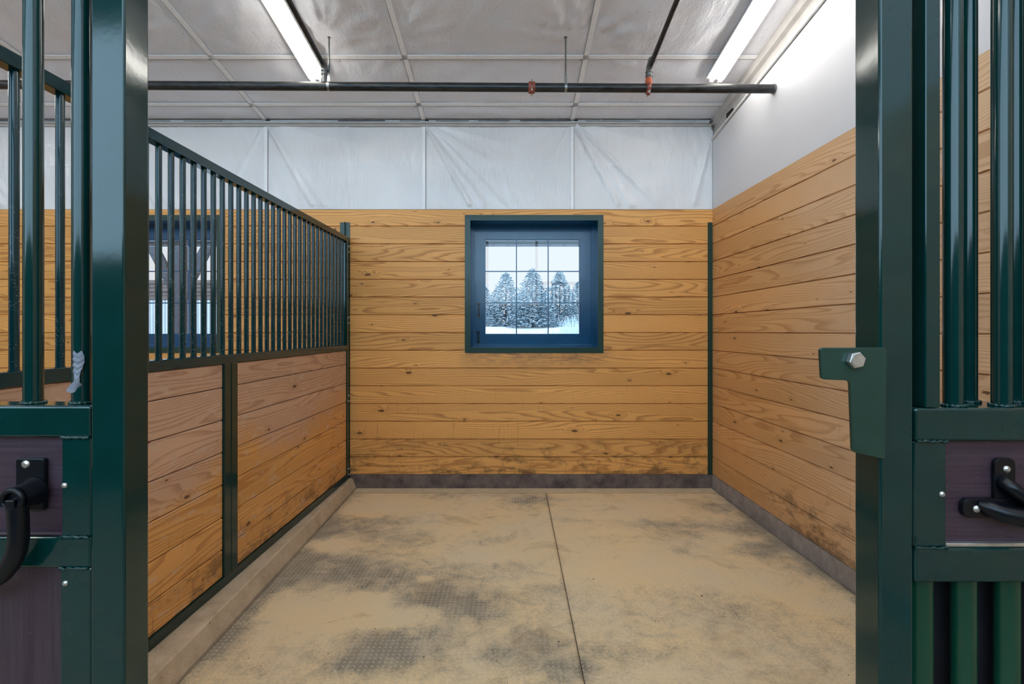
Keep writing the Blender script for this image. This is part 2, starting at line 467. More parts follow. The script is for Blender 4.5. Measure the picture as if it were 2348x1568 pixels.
def tube(bm, pts, r, seg=16, cap=True):
    pts = [Vector(p) for p in pts]
    rs = r if isinstance(r, (list, tuple)) else [r] * len(pts)
    rings = []
    u = v = None
    for i, p in enumerate(pts):
        d = (pts[min(i + 1, len(pts) - 1)] - pts[max(i - 1, 0)]).normalized()
        if u is None:
            u, v = frame_from(d)
        else:
            u = (u - d * u.dot(d)).normalized()
            v = d.cross(u).normalized()
        rings.append([bm.verts.new(p + (u * math.cos(2 * math.pi * k / seg) + v * math.sin(2 * math.pi * k / seg)) * rs[i]) for k in range(seg)])
    for a, b in zip(rings, rings[1:]):
        for k in range(seg):
            f = bm.faces.new((a[k], a[(k + 1) % seg], b[(k + 1) % seg], b[k]))
            f.smooth = True
    if cap:
        bm.faces.new([bm.verts.new(v.co) for v in rings[0][::-1]]); bm.faces.new([bm.verts.new(v.co) for v in rings[-1]])


def prism(bm, poly, axis, a, b, bev=0.0):
    """poly of 2-D points extruded along axis (0,1,2) from a to b"""
    def P(p, t):
        q = list(p); q.insert(axis, t); return q
    A = [bm.verts.new(P(p, a)) for p in poly]
    B = [bm.verts.new(P(p, b)) for p in poly]
    n = len(poly)
    fs = [bm.faces.new(A[::-1]), bm.faces.new(B)]
    for i in range(n):
        fs.append(bm.faces.new((A[i], A[(i + 1) % n], B[(i + 1) % n], B[i])))
    bmesh.ops.recalc_face_normals(bm, faces=fs)
    if bev:
        es = [e for e in set(fs[0].edges) | set(fs[1].edges)]
        bmesh.ops.bevel(bm, geom=es, offset=bev, segments=2, affect='EDGES', profile=0.5)


def rounded(pts, r, seg=4):
    """round the corners of a 2-D polygon"""
    out = []
    n = len(pts)
    for i in range(n):
        p0, p1, p2 = Vector(pts[i - 1]), Vector(pts[i]), Vector(pts[(i + 1) % n])
        a = (p0 - p1).normalized(); b = (p2 - p1).normalized()
        s = p1 + a * r; e = p1 + b * r
        for k in range(seg + 1):
            t = k / seg
            out.append(tuple(s * (1 - t) ** 2 + p1 * 2 * t * (1 - t) + e * t ** 2))
    return out


def bead(bm, p0, p1, r=0.003, seed=0):
    """irregular weld bead"""
    rnd = random.Random(seed)
    p0, p1 = Vector(p0), Vector(p1)
    n = max(4, int((p1 - p0).length / 0.003))
    pts = [p0.lerp(p1, i / n) + Vector((0, 0, rnd.uniform(-.4, .4) * r)) for i in range(n + 1)]
    tube(bm, pts, [r * (0.8 + 0.15 * math.sin(i * 1.7) + rnd.uniform(-.15, .15)) for i in range(n + 1)], 8)


MW = {}


def link(o, parent=None):
    COL.objects.link(o)
    if parent: o.parent = parent
    return o


def obj(name, bm, mat, parent=None, at=None, local=False, smooth_all=False):
    """one mesh object.  Geometry is given in world space unless local; at = origin of the object."""
    if parent is not None and not local:
        bm.transform(MW[parent.name].inverted())
    if at is None:
        c = Vector((0, 0, 0))
        if parent is None and bm.verts and not local:
            c = Vector((0, 0, 0))
    else:
        c = Vector(at)
        if parent is not None and not local:
            c = MW[parent.name].inverted() @ c
        if not local: bm.transform(Matrix.Translation(-c))
    if smooth_all:
        for f in bm.faces: f.smooth = True
    me = bpy.data.meshes.new(name)
    bm.to_mesh(me); bm.free()
    for m in (mat if isinstance(mat, (list, tuple)) else [mat]): me.materials.append(m)
    o = bpy.data.objects.new(name, me)
    o.location = c
    link(o, parent)
    base = MW[parent.name] if parent is not None else Matrix.Identity(4)
    MW[o.name] = base @ Matrix.Translation(c)
    return o


def tag(o, label, cat, group=None, kind=None):
    o['label'] = label; o['category'] = cat
    if group: o['group'] = group
    if kind: o['kind'] = kind
    return o


def thing(name, label, cat, loc=(0, 0, 0), rz=0.0, group=None):
    o = bpy.data.objects.new(name, None)
    o.empty_display_size = 0.05
    o.location = loc; o.rotation_euler = (0, 0, rz)
    link(o)
    MW[o.name] = Matrix.Translation(loc) @ Matrix.Rotation(rz, 4, 'Z')
    return tag(o, label, cat, group)


def struct(name, bm, mat, label, cat, parent=None, **kw):
    o = obj(name, bm, mat, parent, **kw)
    if parent is None:
        tag(o, label, cat); o['kind'] = 'structure'
    return o


def B(): return bmesh.new()


def autosmooth(o, ang=35):
    for p in o.data.polygons: p.use_smooth = True
    m = o.modifiers.new('wn', 'WEIGHTED_NORMAL')
    return o


# ------------------------------------------------------------------ place constants
YB = 4.48                                     # boarded face of the back wall
def ceil_z(y): return 3.37 + 0.16 * (YB - y)
def wall_x(y): return 1.864 + 0.016 * (YB - y)
XL = -5.6                                     # far left end of the neighbouring stall
YF = -2.9                                     # far side of the aisle
WT = 2.55                                     # top of the boards
Z0, PIT = 0.118, 0.1628
WIN = [(-0.358, 0.812, 1.283, 2.448), (-3.852, -2.682, 1.283, 2.448)]   # openings x0,x1,z0,z1


def board_sheet(bm, u0, u1, z0, z1, holes, place, step=None):
    """boarded face with V grooves.  place(u, z, depth) -> co"""
    zs = {z0, z1}
    k = 0
    gro = []
    while Z0 + PIT * k <= z1 + 1e-6:
        g = Z0 + PIT * k
        gro.append(g)
        for dz in (-0.0045, 0, 0.0045):
            if z0 - 1e-6 <= g + dz <= z1 + 1e-6: zs.add(g + dz)
        k += 1
    us = {u0, u1}
    for h in holes:
        us |= {h[0], h[1]}; zs |= {h[2], h[3]}
    if step:
        n = int((u1 - u0) / step)
        us |= {u0 + (u1 - u0) * i / n for i in range(n + 1)}
    zs = sorted(zs); us = sorted(us)
    def dep(z):
        for g in gro:
            if abs(z - g) < 0.0044: return 0.014 * (1 - abs(z - g) / 0.0045)
        return 0.0
    V = {}
    def vt(i, j):
        if (i, j) not in V: V[(i, j)] = bm.verts.new(place(us[i], zs[j], dep(zs[j])))
        return V[(i, j)]
    for i in range(len(us) - 1):
        for j in range(len(zs) - 1):
            cu, cz = (us[i] + us[i + 1]) / 2, (zs[j] + zs[j + 1]) / 2
            if any(h[0] < cu < h[1] and h[2] < cz < h[3] for h in holes): continue
            bm.faces.new((vt(i, j), vt(i + 1, j), vt(i + 1, j + 1), vt(i, j + 1)))


# ------------------------------------------------------------------ setting: walls
bm = B()
board_sheet(bm, XL, 1.88, Z0, WT, WIN, lambda u, z, d: (u, YB + d, z))
o = struct('wall_back', bm, [M['pine_back'], M['film_tape'], M['slab']], 'pine boarded back wall with a square window and white insulation above', 'wall')
# body of the wall behind the boards
bm = B()
xs = [XL - .2, WIN[1][0], WIN[1][1], WIN[0][0], WIN[0][1], 2.1]
for i in range(5):
    hole = i in (1, 3)
    if hole:
        box(bm, xs[i], xs[i + 1], YB + .03, YB + .40, -.1, WIN[0][2] - .012)
        box(bm, xs[i], xs[i + 1], YB + .03, YB + .40, WIN[0][3] + .012, 3.6)
    else:
        e0 = 0.012 if i in (2, 4) else 0; e1 = 0.012 if i in (0, 2) else 0
        box(bm, xs[i] + e0, xs[i + 1] - e1, YB + .03, YB + .40, -.1, 3.6)
obj('wall_core', bm, M['film_tape'], o)

# right wall (boards)
bm = B()
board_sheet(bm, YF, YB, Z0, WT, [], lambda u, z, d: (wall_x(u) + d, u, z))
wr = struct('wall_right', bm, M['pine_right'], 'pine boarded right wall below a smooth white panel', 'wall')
bm = B()
def ptop(y): return 3.18 + 0.144 * (YB - y)
poly = [(YF, WT), (YB, WT), (YB, ptop(YB)), (YF, ptop(YF))]
for a in (0,):
    vs = [bm.verts.new((wall_x(p[0]) + .003, p[0], p[1])) for p in poly]
    bm.faces.new(vs)
obj('white_panel', bm, M['panel_white'], wr)
bm = B()
box(bm, 2.03, 2.15, YF - .2, YB + .4, -.1, 5.0)
obj('wall_core', bm, M['film_tape'], wr)
# white cap strip and thin dark joint at the head of the panel
bm = B()
for (dz, hh, out, y0, y1) in ((0.006, 0.012, 0.016, YF, YB),):
    vs = []
    for y in (y0, y1):
        for (dx, zz) in ((-out, 0), (.01, 0), (.01, hh), (-out, hh)):
            vs.append(bm.verts.new((wall_x(y) + dx, y, ptop(y) + dz + zz)))
    for k in range(4):
        bm.faces.new((vs[k], vs[(k + 1) % 4], vs[4 + (k + 1) % 4], vs[4 + k]))
    bm.faces.new(vs[0:4]); bm.faces.new(vs[4:8])
bmesh.ops.recalc_face_normals(bm, faces=bm.faces)
tr1 = struct('trim_1', bm, M['white_metal'], 'thin white cap strip along the top of the white wall panel', 'trim')
# rafter between the panel and the ceiling
bm = B()
prof = []
for y in (YF, YB - .002):
    zc, zp = ceil_z(y) + .01, ptop(y) + .012
    x_ = wall_x(y)
    prof.append([bm.verts.new(p) for p in ((x_ - .018, y, zc), (x_ - .016, y, zc - (zc - zp) * .42), (x_ + .012, y, zc - (zc - zp) * .50), (x_ + .010, y, zp), (x_ + .12, y, zp), (x_ + .12, y, zc))])
for k in range(6):
    bm.faces.new((prof[0][k], prof[0][(k + 1) % 6], prof[1][(k + 1) % 6], prof[1][k]))
bm.faces.new(prof[0][::-1]); bm.faces.new(prof[1])
bmesh.ops.recalc_face_normals(bm, faces=bm.faces)
raf = struct('trim_2', bm, M['rafter'], 'grey steel rafter along the right edge of the ceiling', 'rafter')
bm = B()
xx = wall_x(4.15)
box(bm, xx + .0, xx + .0115, 4.10, 4.21, 3.268, 3.306)
obj('slot', bm, M['slot'], raf)
bm = B()
box(bm, 1.825, 1.852, YB - .045, YB - .012, 3.332, 3.352, .003)
box(bm, 1.852, 1.862, YB - .045, YB - .012, 3.285, 3.352, .003)
tube(bm, [(1.853, YB - .05, 3.305), (1.853, YB - .02, 3.305)], .009, 10)
obj('bracket', bm, M['steel_dark'], raf)

# insulation film on the upper back wall
def seg_d(px_, pz_, ax, az, bx, bz):
    dx, dz = bx - ax, bz - az
    t = max(0, min(1, ((px_ - ax) * dx + (pz_ - az) * dz) / (dx * dx + dz * dz)))
    return math.hypot(px_ - ax - t * dx, pz_ - az - t * dz), t
SEAMX = [-5.08, -3.66, -2.235, -0.785, 0.576]
folds = []
for sx in SEAMX:
    folds += [(sx + .01, 3.33, sx + .42, 2.60, .022, .016), (sx + .02, 3.30, sx + .55, 2.58, .016, .020),
              (sx - .02, 3.32, sx - .33, 2.75, .008, .015), (sx + .25, 3.0, sx + .34, 2.6, .006, .010), (sx + .7, 3.0, sx + .8, 2.6, .004, .010), (sx + .03, 3.35, sx + .9, 3.12, .008, .03)]
folds += [(0.60, 3.34, 1.35, 2.62, .018, .02), (1.83, 3.14, 1.70, 2.62, .02, .02), (-.62, 3.2, -.05, 2.58, .010, .014),
          (-.78, 3.35, -.2, 3.0, .012, .02), (-1.5, 3.33, -1.35, 2.95, .008, .02)]
bm = B()
x0, x1, zb, zt = XL, 1.87, WT - .003, 3.385
nx, nz = 520, 84
V = []
for j in range(nz + 1):
    row = []
    for i in range(nx + 1):
        x = x0 + (x1 - x0) * i / nx; z = zb + (zt - zb) * j / nz
        y = 0.0
        for (ax, az, bx, bz, amp, wd) in folds:
            if abs(x - (ax + bx) / 2) < 1.0:
                d_, t_ = seg_d(x, z, ax, az, bx, bz)
                y += 1.7 * amp * math.exp(-(d_ / (wd * (0.6 + 1.2 * t_))) ** 2) * (0.5 + .5 * (1 - t_))
        y += 0.010 * noise.noise(Vector((x * 2.3, z * 1.6, 4))) + 0.004 * noise.noise(Vector((x * 9, z * 5, 9)))
        y += 0.005 * noise.noise(Vector((x * 16 + z * 6, z * 4, 1)))
        y += .004 * math.exp(-((z - 2.955) / .009) ** 2) * (1 if noise.noise(Vector((x * 1.3, 2, 2))) > -.15 else 0)
        dist = min(abs(x - s) for s in SEAMX + [1.87])
        y *= min(1, dist / .05) if dist < .05 else 1
        edge = min(1.0, (z - zb) / .05, (zt - z) / .05)
        y *= max(0, edge)
        row.append(bm.verts.new((x, YB + .012 - max(-.02, y) * .8, z)))
    V.append(row)
for j in range(nz):
    for i in range(nx):
        f = bm.faces.new((V[j][i], V[j][i + 1], V[j + 1][i + 1], V[j + 1][i])); f.smooth = True
film_w = struct('trim_3', bm, M['film_wall'], 'white wrinkled insulation film on the back wall above the boards', 'insulation')
bm = B()
for sx in SEAMX:
    box(bm, sx - .014, sx + .014, YB + .001, YB + .012, WT + .002, 3.36)
obj('seam_tape', bm, M['film_tape'], film_w)
bm = B()
for sx in SEAMX:
    box(bm, sx + .0145, sx + .0175, YB + .002, YB + .013, WT + .002, 3.355)
box(bm, XL, 1.86, YB + .0, YB + .02, WT - .002, WT + .002)
obj('seam', bm, M['seam'], film_w)
bm = B()
box(bm, XL, 1.87, YB - .018, YB + .02, 3.333, 3.352, .003)
box(bm, XL, 1.87, YB - .006, YB + .02, 3.31, 3.334, .003)
struct('trim_4', bm, M['rafter'], 'grey edge strip where the ceiling meets the back wall', 'trim')
bm = B()
rr = random.Random(3)
x = XL
while x < 1.8:
    L = rr.uniform(.15, .5)
    if rr.random() < .7: box(bm, x, x + L, YB - .021, YB - .016, 3.352, 3.352 + rr.uniform(.0015, .005))
    x += L + rr.uniform(.02, .15)
for sx in SEAMX:
    box(bm, sx + .014, sx + .05, YB - .03, YB - .02, 3.352, 3.358)
struct('trim_5', bm, M['slot'], 'dark gap along the top of the back wall', 'gap')

# ceiling film
pulls = [(-1.31, 3.47), (.40, 3.47), (-2.23, 3.4), (.576, 3.5), (-.79, 3.5), (1.0, 3.9)]
bm = B()
nx, ny = 250, 200
V = []
purl = [4.24, 3.67, 2.35, 1.05, -.25, -1.6]
for j in range(ny + 1):
    row = []
    y = YB - .02 + (YF - YB) * j / ny
    for i in range(nx + 1):
        x = XL + (1.885 - XL) * i / nx
        z = ceil_z(y)
        s = 0.014 * noise.noise(Vector((x * 1.6, y * 1.9, 2))) + .006 * noise.noise(Vector((x * 6, y * 11, 7)))
        s += 0.006 * noise.noise(Vector((x * 10 + y * 6, y * 3 - x * 3, 1)))
        dp = min([abs(y - q) for q in purl] + [YB - .02 - y + .001])
        ds = min(abs(x - q) for q in SEAMX + [1.885])
        sag = .022 * min(1, dp / .3) * min(1, ds / .3)
        for (qx, qy) in pulls:
            r_ = math.hypot(x - qx, y - qy)
            if r_ < .9:
                an = math.atan2(y - qy, x - qx)
                s += .006 * math.sin(an * 17 + 2 * math.sin(an * 5)) * math.exp(-((r_ - .22) / .2) ** 2)
        s *= min(1, dp / .05, ds / .05)
        row.append(bm.verts.new((x, y, z - sag + s)))
    V.append(row)
for j in range(ny):
    for i in range(nx):
        f = bm.faces.new((V[j][i], V[j][i + 1], V[j + 1][i + 1], V[j + 1][i])); f.smooth = True
ceil = struct('ceiling', bm, M['film_ceiling'], 'sloping ceiling of white insulation film with taped seams', 'ceiling')
bm = B()
def ceil_strip(bm, xa, xb, ya, yb, off=.009, th=.003):
    vs = []
    for (x, y) in ((xa, ya), (xb, ya), (xb, yb), (xa, yb)):
        vs.append(bm.verts.new((x, y, ceil_z(y) - off)))
    up = [bm.verts.new(v.co + Vector((0, 0, th))) for v in vs]
    bm.faces.new(vs); bm.faces.new(up[::-1])
    for k in range(4): bm.faces.new((vs[k], vs[(k + 1) % 4], up[(k + 1) % 4], up[k]))
for sx in SEAMX: ceil_strip(bm, sx - .019, sx + .019, YF, YB - .02)
for q in purl: ceil_strip(bm, XL, 1.87, q - .02, q + .02)
bmesh.ops.recalc_face_normals(bm, faces=bm.faces)
obj('seam_tape', bm, M['film_tape'], ceil)
bm = B()
for sx in SEAMX:
    ceil_strip(bm, sx - .0225, sx - .019, YF, YB - .02, .010)
for q in purl:
    ceil_strip(bm, XL, 1.87, q + .02, q + .0245, .010)
rr = random.Random(5)
for sx in SEAMX:
    for q in purl:
        ceil_strip(bm, sx - .045, sx - .018, q + .018, q + .03, .011)
for k in range(0):
    x, y = rr.uniform(-3.5, 1.7), rr.uniform(2.9, 4.4)
    ceil_strip(bm, x, x + rr.uniform(.003, .008), y, y + rr.uniform(.003, .008), .034, .028)
bmesh.ops.recalc_face_normals(bm, faces=bm.faces)
obj('seam', bm, M['seam'], ceil)
bm = B()
vs = [bm.verts.new((x, y, ceil_z(y) + .12)) for (x, y) in ((XL - .2, YF - .2), (2.15, YF - .2), (2.15, YB + .4), (XL - .2, YB + .4))]
bm.faces.new(vs)
obj('roof_deck', bm, M['film_tape'], ceil)

# left end wall and far aisle wall with high openings added for blue fill light
bm = B()
box(bm, XL - .12, XL, YF - .2, YB + .4, -.1, WT)
wl = struct('wall_left', bm, M['pine_right'], 'boarded end wall far left beyond the neighbouring stall', 'wall')
bm = B(); box(bm, XL - .12, XL, YF - .2, YB + .4, WT, 4.9)
obj('white_panel', bm, M['panel_white'], wl)
bm = B()
box(bm, XL, 2.03, YF - .12, YF, -.1, 2.05)
box(bm, XL, 2.03, YF - .12, YF, 4.25, 4.9)
struct('wall_front', bm, M['green_matte'], 'far aisle wall behind the viewer with high openings added for fill light', 'wall')
bm = B()
box(bm, XL, 2.03, YF - .09, YF - .01, 2.05, 2.12); box(bm, XL, 2.03, YF - .09, YF - .01, 4.18, 4.25)
for k in range(7):
    x = XL + k * 7.55 / 6
    box(bm, x - .03, x + .03, YF - .09, YF - .01, 2.12, 4.18)
w3 = struct('window_3', bm, M['white_metal'], 'frame of the high openings added behind the viewer to let in blue fill', 'window')

# floor slab
bm = B()
box(bm, XL, 2.03, YF, YB + .03, -.12, -.018)
struct('floor', bm, M['slab'], 'dusty concrete floor under the mats', 'floor')

# concrete bases
bm = B()
box(bm, -1.46, 1.90, YB - .004, YB + .03, -.018, Z0 + .002)
struct('baseboard_back', bm, M['base_dark'], 'stained concrete footing under the back wall boards', 'footing')
bm = B()
box(bm, XL, -1.47, YB - .004, YB + .03, -.018, Z0 + .002)
struct('baseboard_left', bm, M['base_dark'], 'concrete footing under the back wall of the neighbouring stall', 'footing')
bm = B()
A = [(wall_x(YF) - .004, YF), (wall_x(YB) - .004, YB - .005)]
for z_ in (0,):
    q = [(A[0][0], YF), (A[1][0], YB - .005), (2.02, YB - .005), (2.02, YF)]
    lo = [bm.verts.new((a, b, -.018)) for a, b in q]; hi = [bm.verts.new((a, b, Z0 - .001)) for a, b in q]
    bm.faces.new(lo); bm.faces.new(hi[::-1])
    for k in range(4): bm.faces.new((lo[k], lo[(k + 1) % 4], hi[(k + 1) % 4], hi[k]))
bmesh.ops.recalc_face_normals(bm, faces=bm.faces)
struct('baseboard_right', bm, M['base_right'], 'grey concrete footing under the right wall boards', 'footing')
# curb under the partition
bm = B()
N = 60
ring = []
for k in range(N + 1):
    y = 0.2 + (YB - .004 - .2) * k / N
    t = k / N
    xb = -1.352 - .052 * ((y - 1.9) / 2.55)
    xt = xb - .036
    j = lambda s: .0025 * noise.noise(Vector((y * 5, s, 0)))
    ring.append([bm.verts.new(p) for p in ((xb, y, -.018), (xb - .002 + j(1), y, .002), (xt + .004 + j(2), y, .082 + j(3)), (xt - .006, y, .0885 + j(4)), (-1.62, y, .0885), (-1.66, y, -.018))])
for a, b in zip(ring, ring[1:]):
    for k in range(6):
        bm.faces.new((a[k], a[(k + 1) % 6], b[(k + 1) % 6], b[k]))
bm.faces.new(ring[0][::-1]); bm.faces.new(ring[-1])
bmesh.ops.recalc_face_normals(bm, faces=bm.faces)
struct('trim_6', bm, M['curb'], 'dusty concrete curb under the green and wood partition', 'curb')


# ------------------------------------------------------------------ windows
def make_window(n, hole, label, full):
    x0, x1, z0, z1 = hole
    root = bpy.data.objects.new('window_%d' % n, None)
    root.location = ((x0 + x1) / 2, YB, z0); link(root)
    MW[root.name] = Matrix.Translation(root.location)
    tag(root, label, 'window', kind='structure')
    # flange round the opening
    bm = B()
    fw = .050
    for (a, b, c, d) in ((x0 - fw, x1 + fw, z1, z1 + fw), (x0 - fw, x1 + fw, z0 - fw, z0), (x0 - fw, x0, z0, z1), (x1, x1 + fw, z0, z1)):
        box(bm, a, b, YB - .006, YB - .0005, c, d)
    obj('window_frame', bm, M['green_matte'], root)
    # reveal lining
    bm = B()
    d1 = YB + .375
    box(bm, x0 - .010, x0, YB, d1, z0 - .01, z1 + .01); box(bm, x1, x1 + .010, YB, d1, z0 - .01, z1 + .01)
    box(bm, x0, x1, YB, d1, z1, z1 + .010); box(bm, x0, x1, YB, d1, z0 - .010, z0)
    # stops
    s = .014
    for yy, ss in ((YB + .225, .010), (YB + .245, .020)):
        box(bm, x0, x0 + ss, yy, d1, z0, z1); box(bm, x1 - ss, x1, yy, d1, z0, z1)
        box(bm, x0 + ss, x1 - ss, yy, d1, z1 - ss, z1); box(bm, x0 + ss, x1 - ss, yy, d1, z0, z0 + ss)
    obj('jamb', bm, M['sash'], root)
    # sash
    gx0, gx1 = (-.240, .686) if full else (x0 + .118, x1 - .126)
    gz0, gz1 = 1.40, 2.322
    ys = YB + .258
    bm = B()
    a0, a1, c0, c1 = x0 + .021, x1 - .021, z0 + .021, z1 - .021
    for (a, b, c, d) in ((a0, a1, gz1, c1), (a0, a1, c0, gz0), (a0, gx0, gz0, gz1), (gx1, a1, gz0, gz1)):
        box(bm, a, b, ys, ys + .045, c, d)
    # glazing bead
    for (a, b, c, d) in ((gx0, gx1, gz1 - .008, gz1), (gx0, gx1, gz0, gz0 + .008), (gx0, gx0 + .008, gz0 + .008, gz1 - .008), (gx1 - .008, gx1, gz0 + .008, gz1 - .008)):
        box(bm, a, b, ys + .008, ys + .040, c, d)
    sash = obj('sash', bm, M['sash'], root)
    bm = B()
    for k in (1, 2):
        xx = gx0 + (gx1 - gx0) * k / 3
        box(bm, xx - .005, xx + .005, ys + .010, ys + .034, gz0 + .008, gz1 - .008)
        zz = gz0 + (gz1 - gz0) * k / 3
        box(bm, gx0 + .008, gx1 - .008, ys + .011, ys + .033, zz - .005, zz + .005)
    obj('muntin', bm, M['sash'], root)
    bm = B()
    box(bm, gx0 + .004, gx1 - .004, ys + .024, ys + .028, gz0 + .004, gz1 - .004)
    obj('pane', bm, M['glass'], root)
    # outdoor shutter rail seen through the top of the glass
    bm = B()
    box(bm, gx0 - .15, gx1 + .15, ys + .20, ys + .23, gz1 - .012, gz1 + .05)
    box(bm, gx0 - .15, gx1 + .15, ys + .19, ys + .235, gz1 - .030, gz1 - .020)
    for k in range(8):
        xx = gx0 - .06 + k * .142
        tube(bm, [(xx, ys + .185, gz1 - .026), (xx, ys + .20, gz1 - .026)], .009, 10)
    obj('outdoor_rail', bm, M['eave'], root)
    # pull handle and latch
    bm = B()
    hx = gx0 - .055
    tube(bm, [(hx, ys, 1.700), (hx, ys - .02, 1.698), (hx, ys - .026, 1.68), (hx, ys - .026, 1.60), (hx, ys - .02, 1.578), (hx, ys, 1.576)], .005, 10)
    box(bm, hx - .022, hx + .016, ys - .003, ys, 1.694, 1.712, .001); box(bm, hx - .022, hx + .016, ys - .003, ys, 1.564, 1.582, .001)
    for (dx, zz) in ((-.016, 1.703), (.011, 1.703), (-.016, 1.573), (.011, 1.573)):
        tube(bm, [(hx + dx, ys - .005, zz), (hx + dx, ys, zz)], .003, 8)
    obj('pull_handle', bm, M['steel_dark'], sash)
    bm = B()
    lx = hx - .005
    box(bm, lx - .018, lx + .014, ys - .003, ys, 1.415, 1.43, .001); box(bm, lx - .018, lx + .014, ys - .003, ys, 1.318, 1.333, .001)
    box(bm, lx - .007, lx + .007, ys - .012, ys, 1.33, 1.418, .002)
    for (dx, zz) in ((-.013, 1.422), (.010, 1.422), (-.013, 1.326), (.010, 1.326)):
        tube(bm, [(lx + dx, ys - .005, zz), (lx + dx, ys, zz)], .003, 8)
    obj('latch', bm, M['black'], sash)
    return root
make_window(1, WIN[0], 'square green framed window with nine panes looking out on snowy spruces', True)
make_window(2, WIN[1], 'square window of the neighbouring stall seen through the partition bars', False)

# corner channels on the back wall
def channel(name, x0, x1, z0, z1, label, ridge, bolts=()):
    t = thing(name, label, 'channel', ((x0 + x1) / 2, YB - .006, z0))
    bm = B()
    box(bm, x0, x1, YB - .006, YB - .0005, z0, z1, .001)
    if ridge:
        xm = (x0 + x1) / 2
        box(bm, xm - .002, xm + .004, YB - .03, YB - .006, z0, z1)
    obj('flange', bm, M['green_matte'], t)
    return t
channel('corner_channel', -1.552, -1.461, Z0 + .001, 2.43, 'green steel channel on the back wall behind the end of the barred partition', True)
channel('corner_channel', 1.818, 1.861, Z0 + .001, 2.43, 'narrow green steel strip where the back wall meets the wall with the white panel', False)


# ------------------------------------------------------------------ partition
TH = -.0196
PX, PY = -1.4585, 4.444
part = thing('stall_partition', 'long partition of green bars above worn pine boards, standing on the concrete curb', 'partition', (PX, PY, .089), TH)
def P(bm, name, mat, at=None): return obj(name, bm, mat, part, at=at, local=True)
LEN = 3.46
z_ = -.089                       # local z of the floor
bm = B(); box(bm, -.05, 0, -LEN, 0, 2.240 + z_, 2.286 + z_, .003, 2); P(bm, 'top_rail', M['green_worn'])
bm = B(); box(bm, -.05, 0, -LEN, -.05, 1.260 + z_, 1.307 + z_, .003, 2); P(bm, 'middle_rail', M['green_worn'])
bm = B(); box(bm, -.05, 0, -LEN, -.05, 0.0, .052, .003, 2); P(bm, 'bottom_rail', M['green'])
bm = B(); box(bm, -.05, -.001, -.05, -.001, 0.001, 2.240 + z_, .003, 2)
P(bm, 'end_post', M['green'])
for yy in (-.035,):
    for zz in (2.20, 1.555, .85, .185):
        bm = B()
        for dz in (0, -.05):
            tube(bm, [(.0, -.018, zz + z_ + dz), (.006, -.018, zz + z_ + dz)], .008, 6)
            tube(bm, [(.004, -.018, zz + z_ + dz), (.015, -.018, zz + z_ + dz)], .004, 8)
        P(bm, 'bolt', M['galv'])
S0 = -(PY - 2.680); S1 = -(PY - 2.560)
S0, S1 = min(S0, S1), max(S0, S1)
SM = (S0 + S1) / 2
bm = B(); box(bm, -.045, .003, S0, SM - .0025, .053, 1.259 + z_, .002); P(bm, 'stile', M['green'])
bm = B(); box(bm, -.045, .003, SM + .0025, S1, .053, 1.259 + z_, .002); P(bm, 'stile', M['green'])
# boards of the two panels
def plank_panel(y0, y1):
    bm = B()
    g = [.115 + .17 * k for k in range(1, 7)]
    zs = [.141] + g + [1.26]
    for a, b in zip(zs, zs[1:]):
        bb = B()
        box(bb, -.038, -.008, y0, y1, a - .089 + .0018, b - .089 - .0018, .004)
        me = bpy.data.meshes.new('tmp'); bb.to_mesh(me); bb.free(); bm.from_mesh(me); bpy.data.meshes.remove(me)
    nf = len(bm.faces)
    box(bm, -.032, -.016, y0 + .004, y1 - .004, .054, 1.168)
    bm.faces.ensure_lookup_table()
    for f in bm.faces[nf:]: f.material_index = 1
    return bm
# shader works in object space: origin is floor height, so put the mesh origin on the floor
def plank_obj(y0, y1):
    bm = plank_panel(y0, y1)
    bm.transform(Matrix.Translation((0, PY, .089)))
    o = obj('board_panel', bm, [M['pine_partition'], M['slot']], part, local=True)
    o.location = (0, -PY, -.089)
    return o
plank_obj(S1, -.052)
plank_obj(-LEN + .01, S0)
# upright bars
bm = B()
BL = 2.240 - 1.307
tube(bm, [(0, 0, 0), (0, 0, BL)], .0130, 20)
tube(bm, [(0, 0, 0), (0, 0, .003)], .015, 14)
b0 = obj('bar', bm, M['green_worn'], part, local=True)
for k in range(-14, 30):
    y = 2.128 + .0762 * k
    loc = (-.025, -(PY - y), 1.307 + z_)
    if k == -14: o = b0
    else:
        o = b0.copy(); link(o, part)
    o.location = loc
bm = B()
pts = [(.012 * math.cos(a), 0, .012 + .012 * math.sin(a)) for a in [math.pi * 2 * i / 16 for i in range(17)]]
bm2 = bm
tube(bm2, [(p[0] * 0, p[0], p[2]) for p in pts], .0025, 8)
bm2.transform(Matrix.Translation((-.02, -.28, 2.286 + z_)))
P(bm2, 'eye_bolt', M['black'])


# ------------------------------------------------------------------ front left panel
YL = .75
lf = thing('barred_panel', 'glossy green steel panel with dark boards, a curved black handle and tape on one bar', 'barred panel', (-.617, .775, 0))
XP0, XP1 = -.6435, -.5915
HT = 2.32
bm = B(); box(bm, XP0, XP1, YL, YL + .052, -.017, HT, .0035, 3); obj('post', bm, M['green'], lf)
XE = -1.42
bm = B(); box(bm, XE, XP0 - .0005, YL + .001, YL + .051, 1.267, 1.316, .004, 3)
rl = obj('rail', bm, M['green'], lf)
bm = B(); box(bm, XE, XP0 - .0005, YL + .001, YL + .051, 1.066, 1.114, .004, 3); obj('rail', bm, M['green'], lf)
bm = B(); box(bm, XE, XP0 - .0005, YL + .001, YL + .051, .10, .148, .004, 3); obj('rail', bm, M['green'], lf)
bm = B(); box(bm, XE, XP0 - .0005, YL + .001, YL + .051, 2.27, 2.318, .004, 3); obj('top_rail', bm, M['green'], lf)
bm = B(); box(bm, -.690, XP0 - .0008, YL + .002, YL + .045, 1.1145, 1.2665, .002); obj('stile', bm, M['green'], lf)
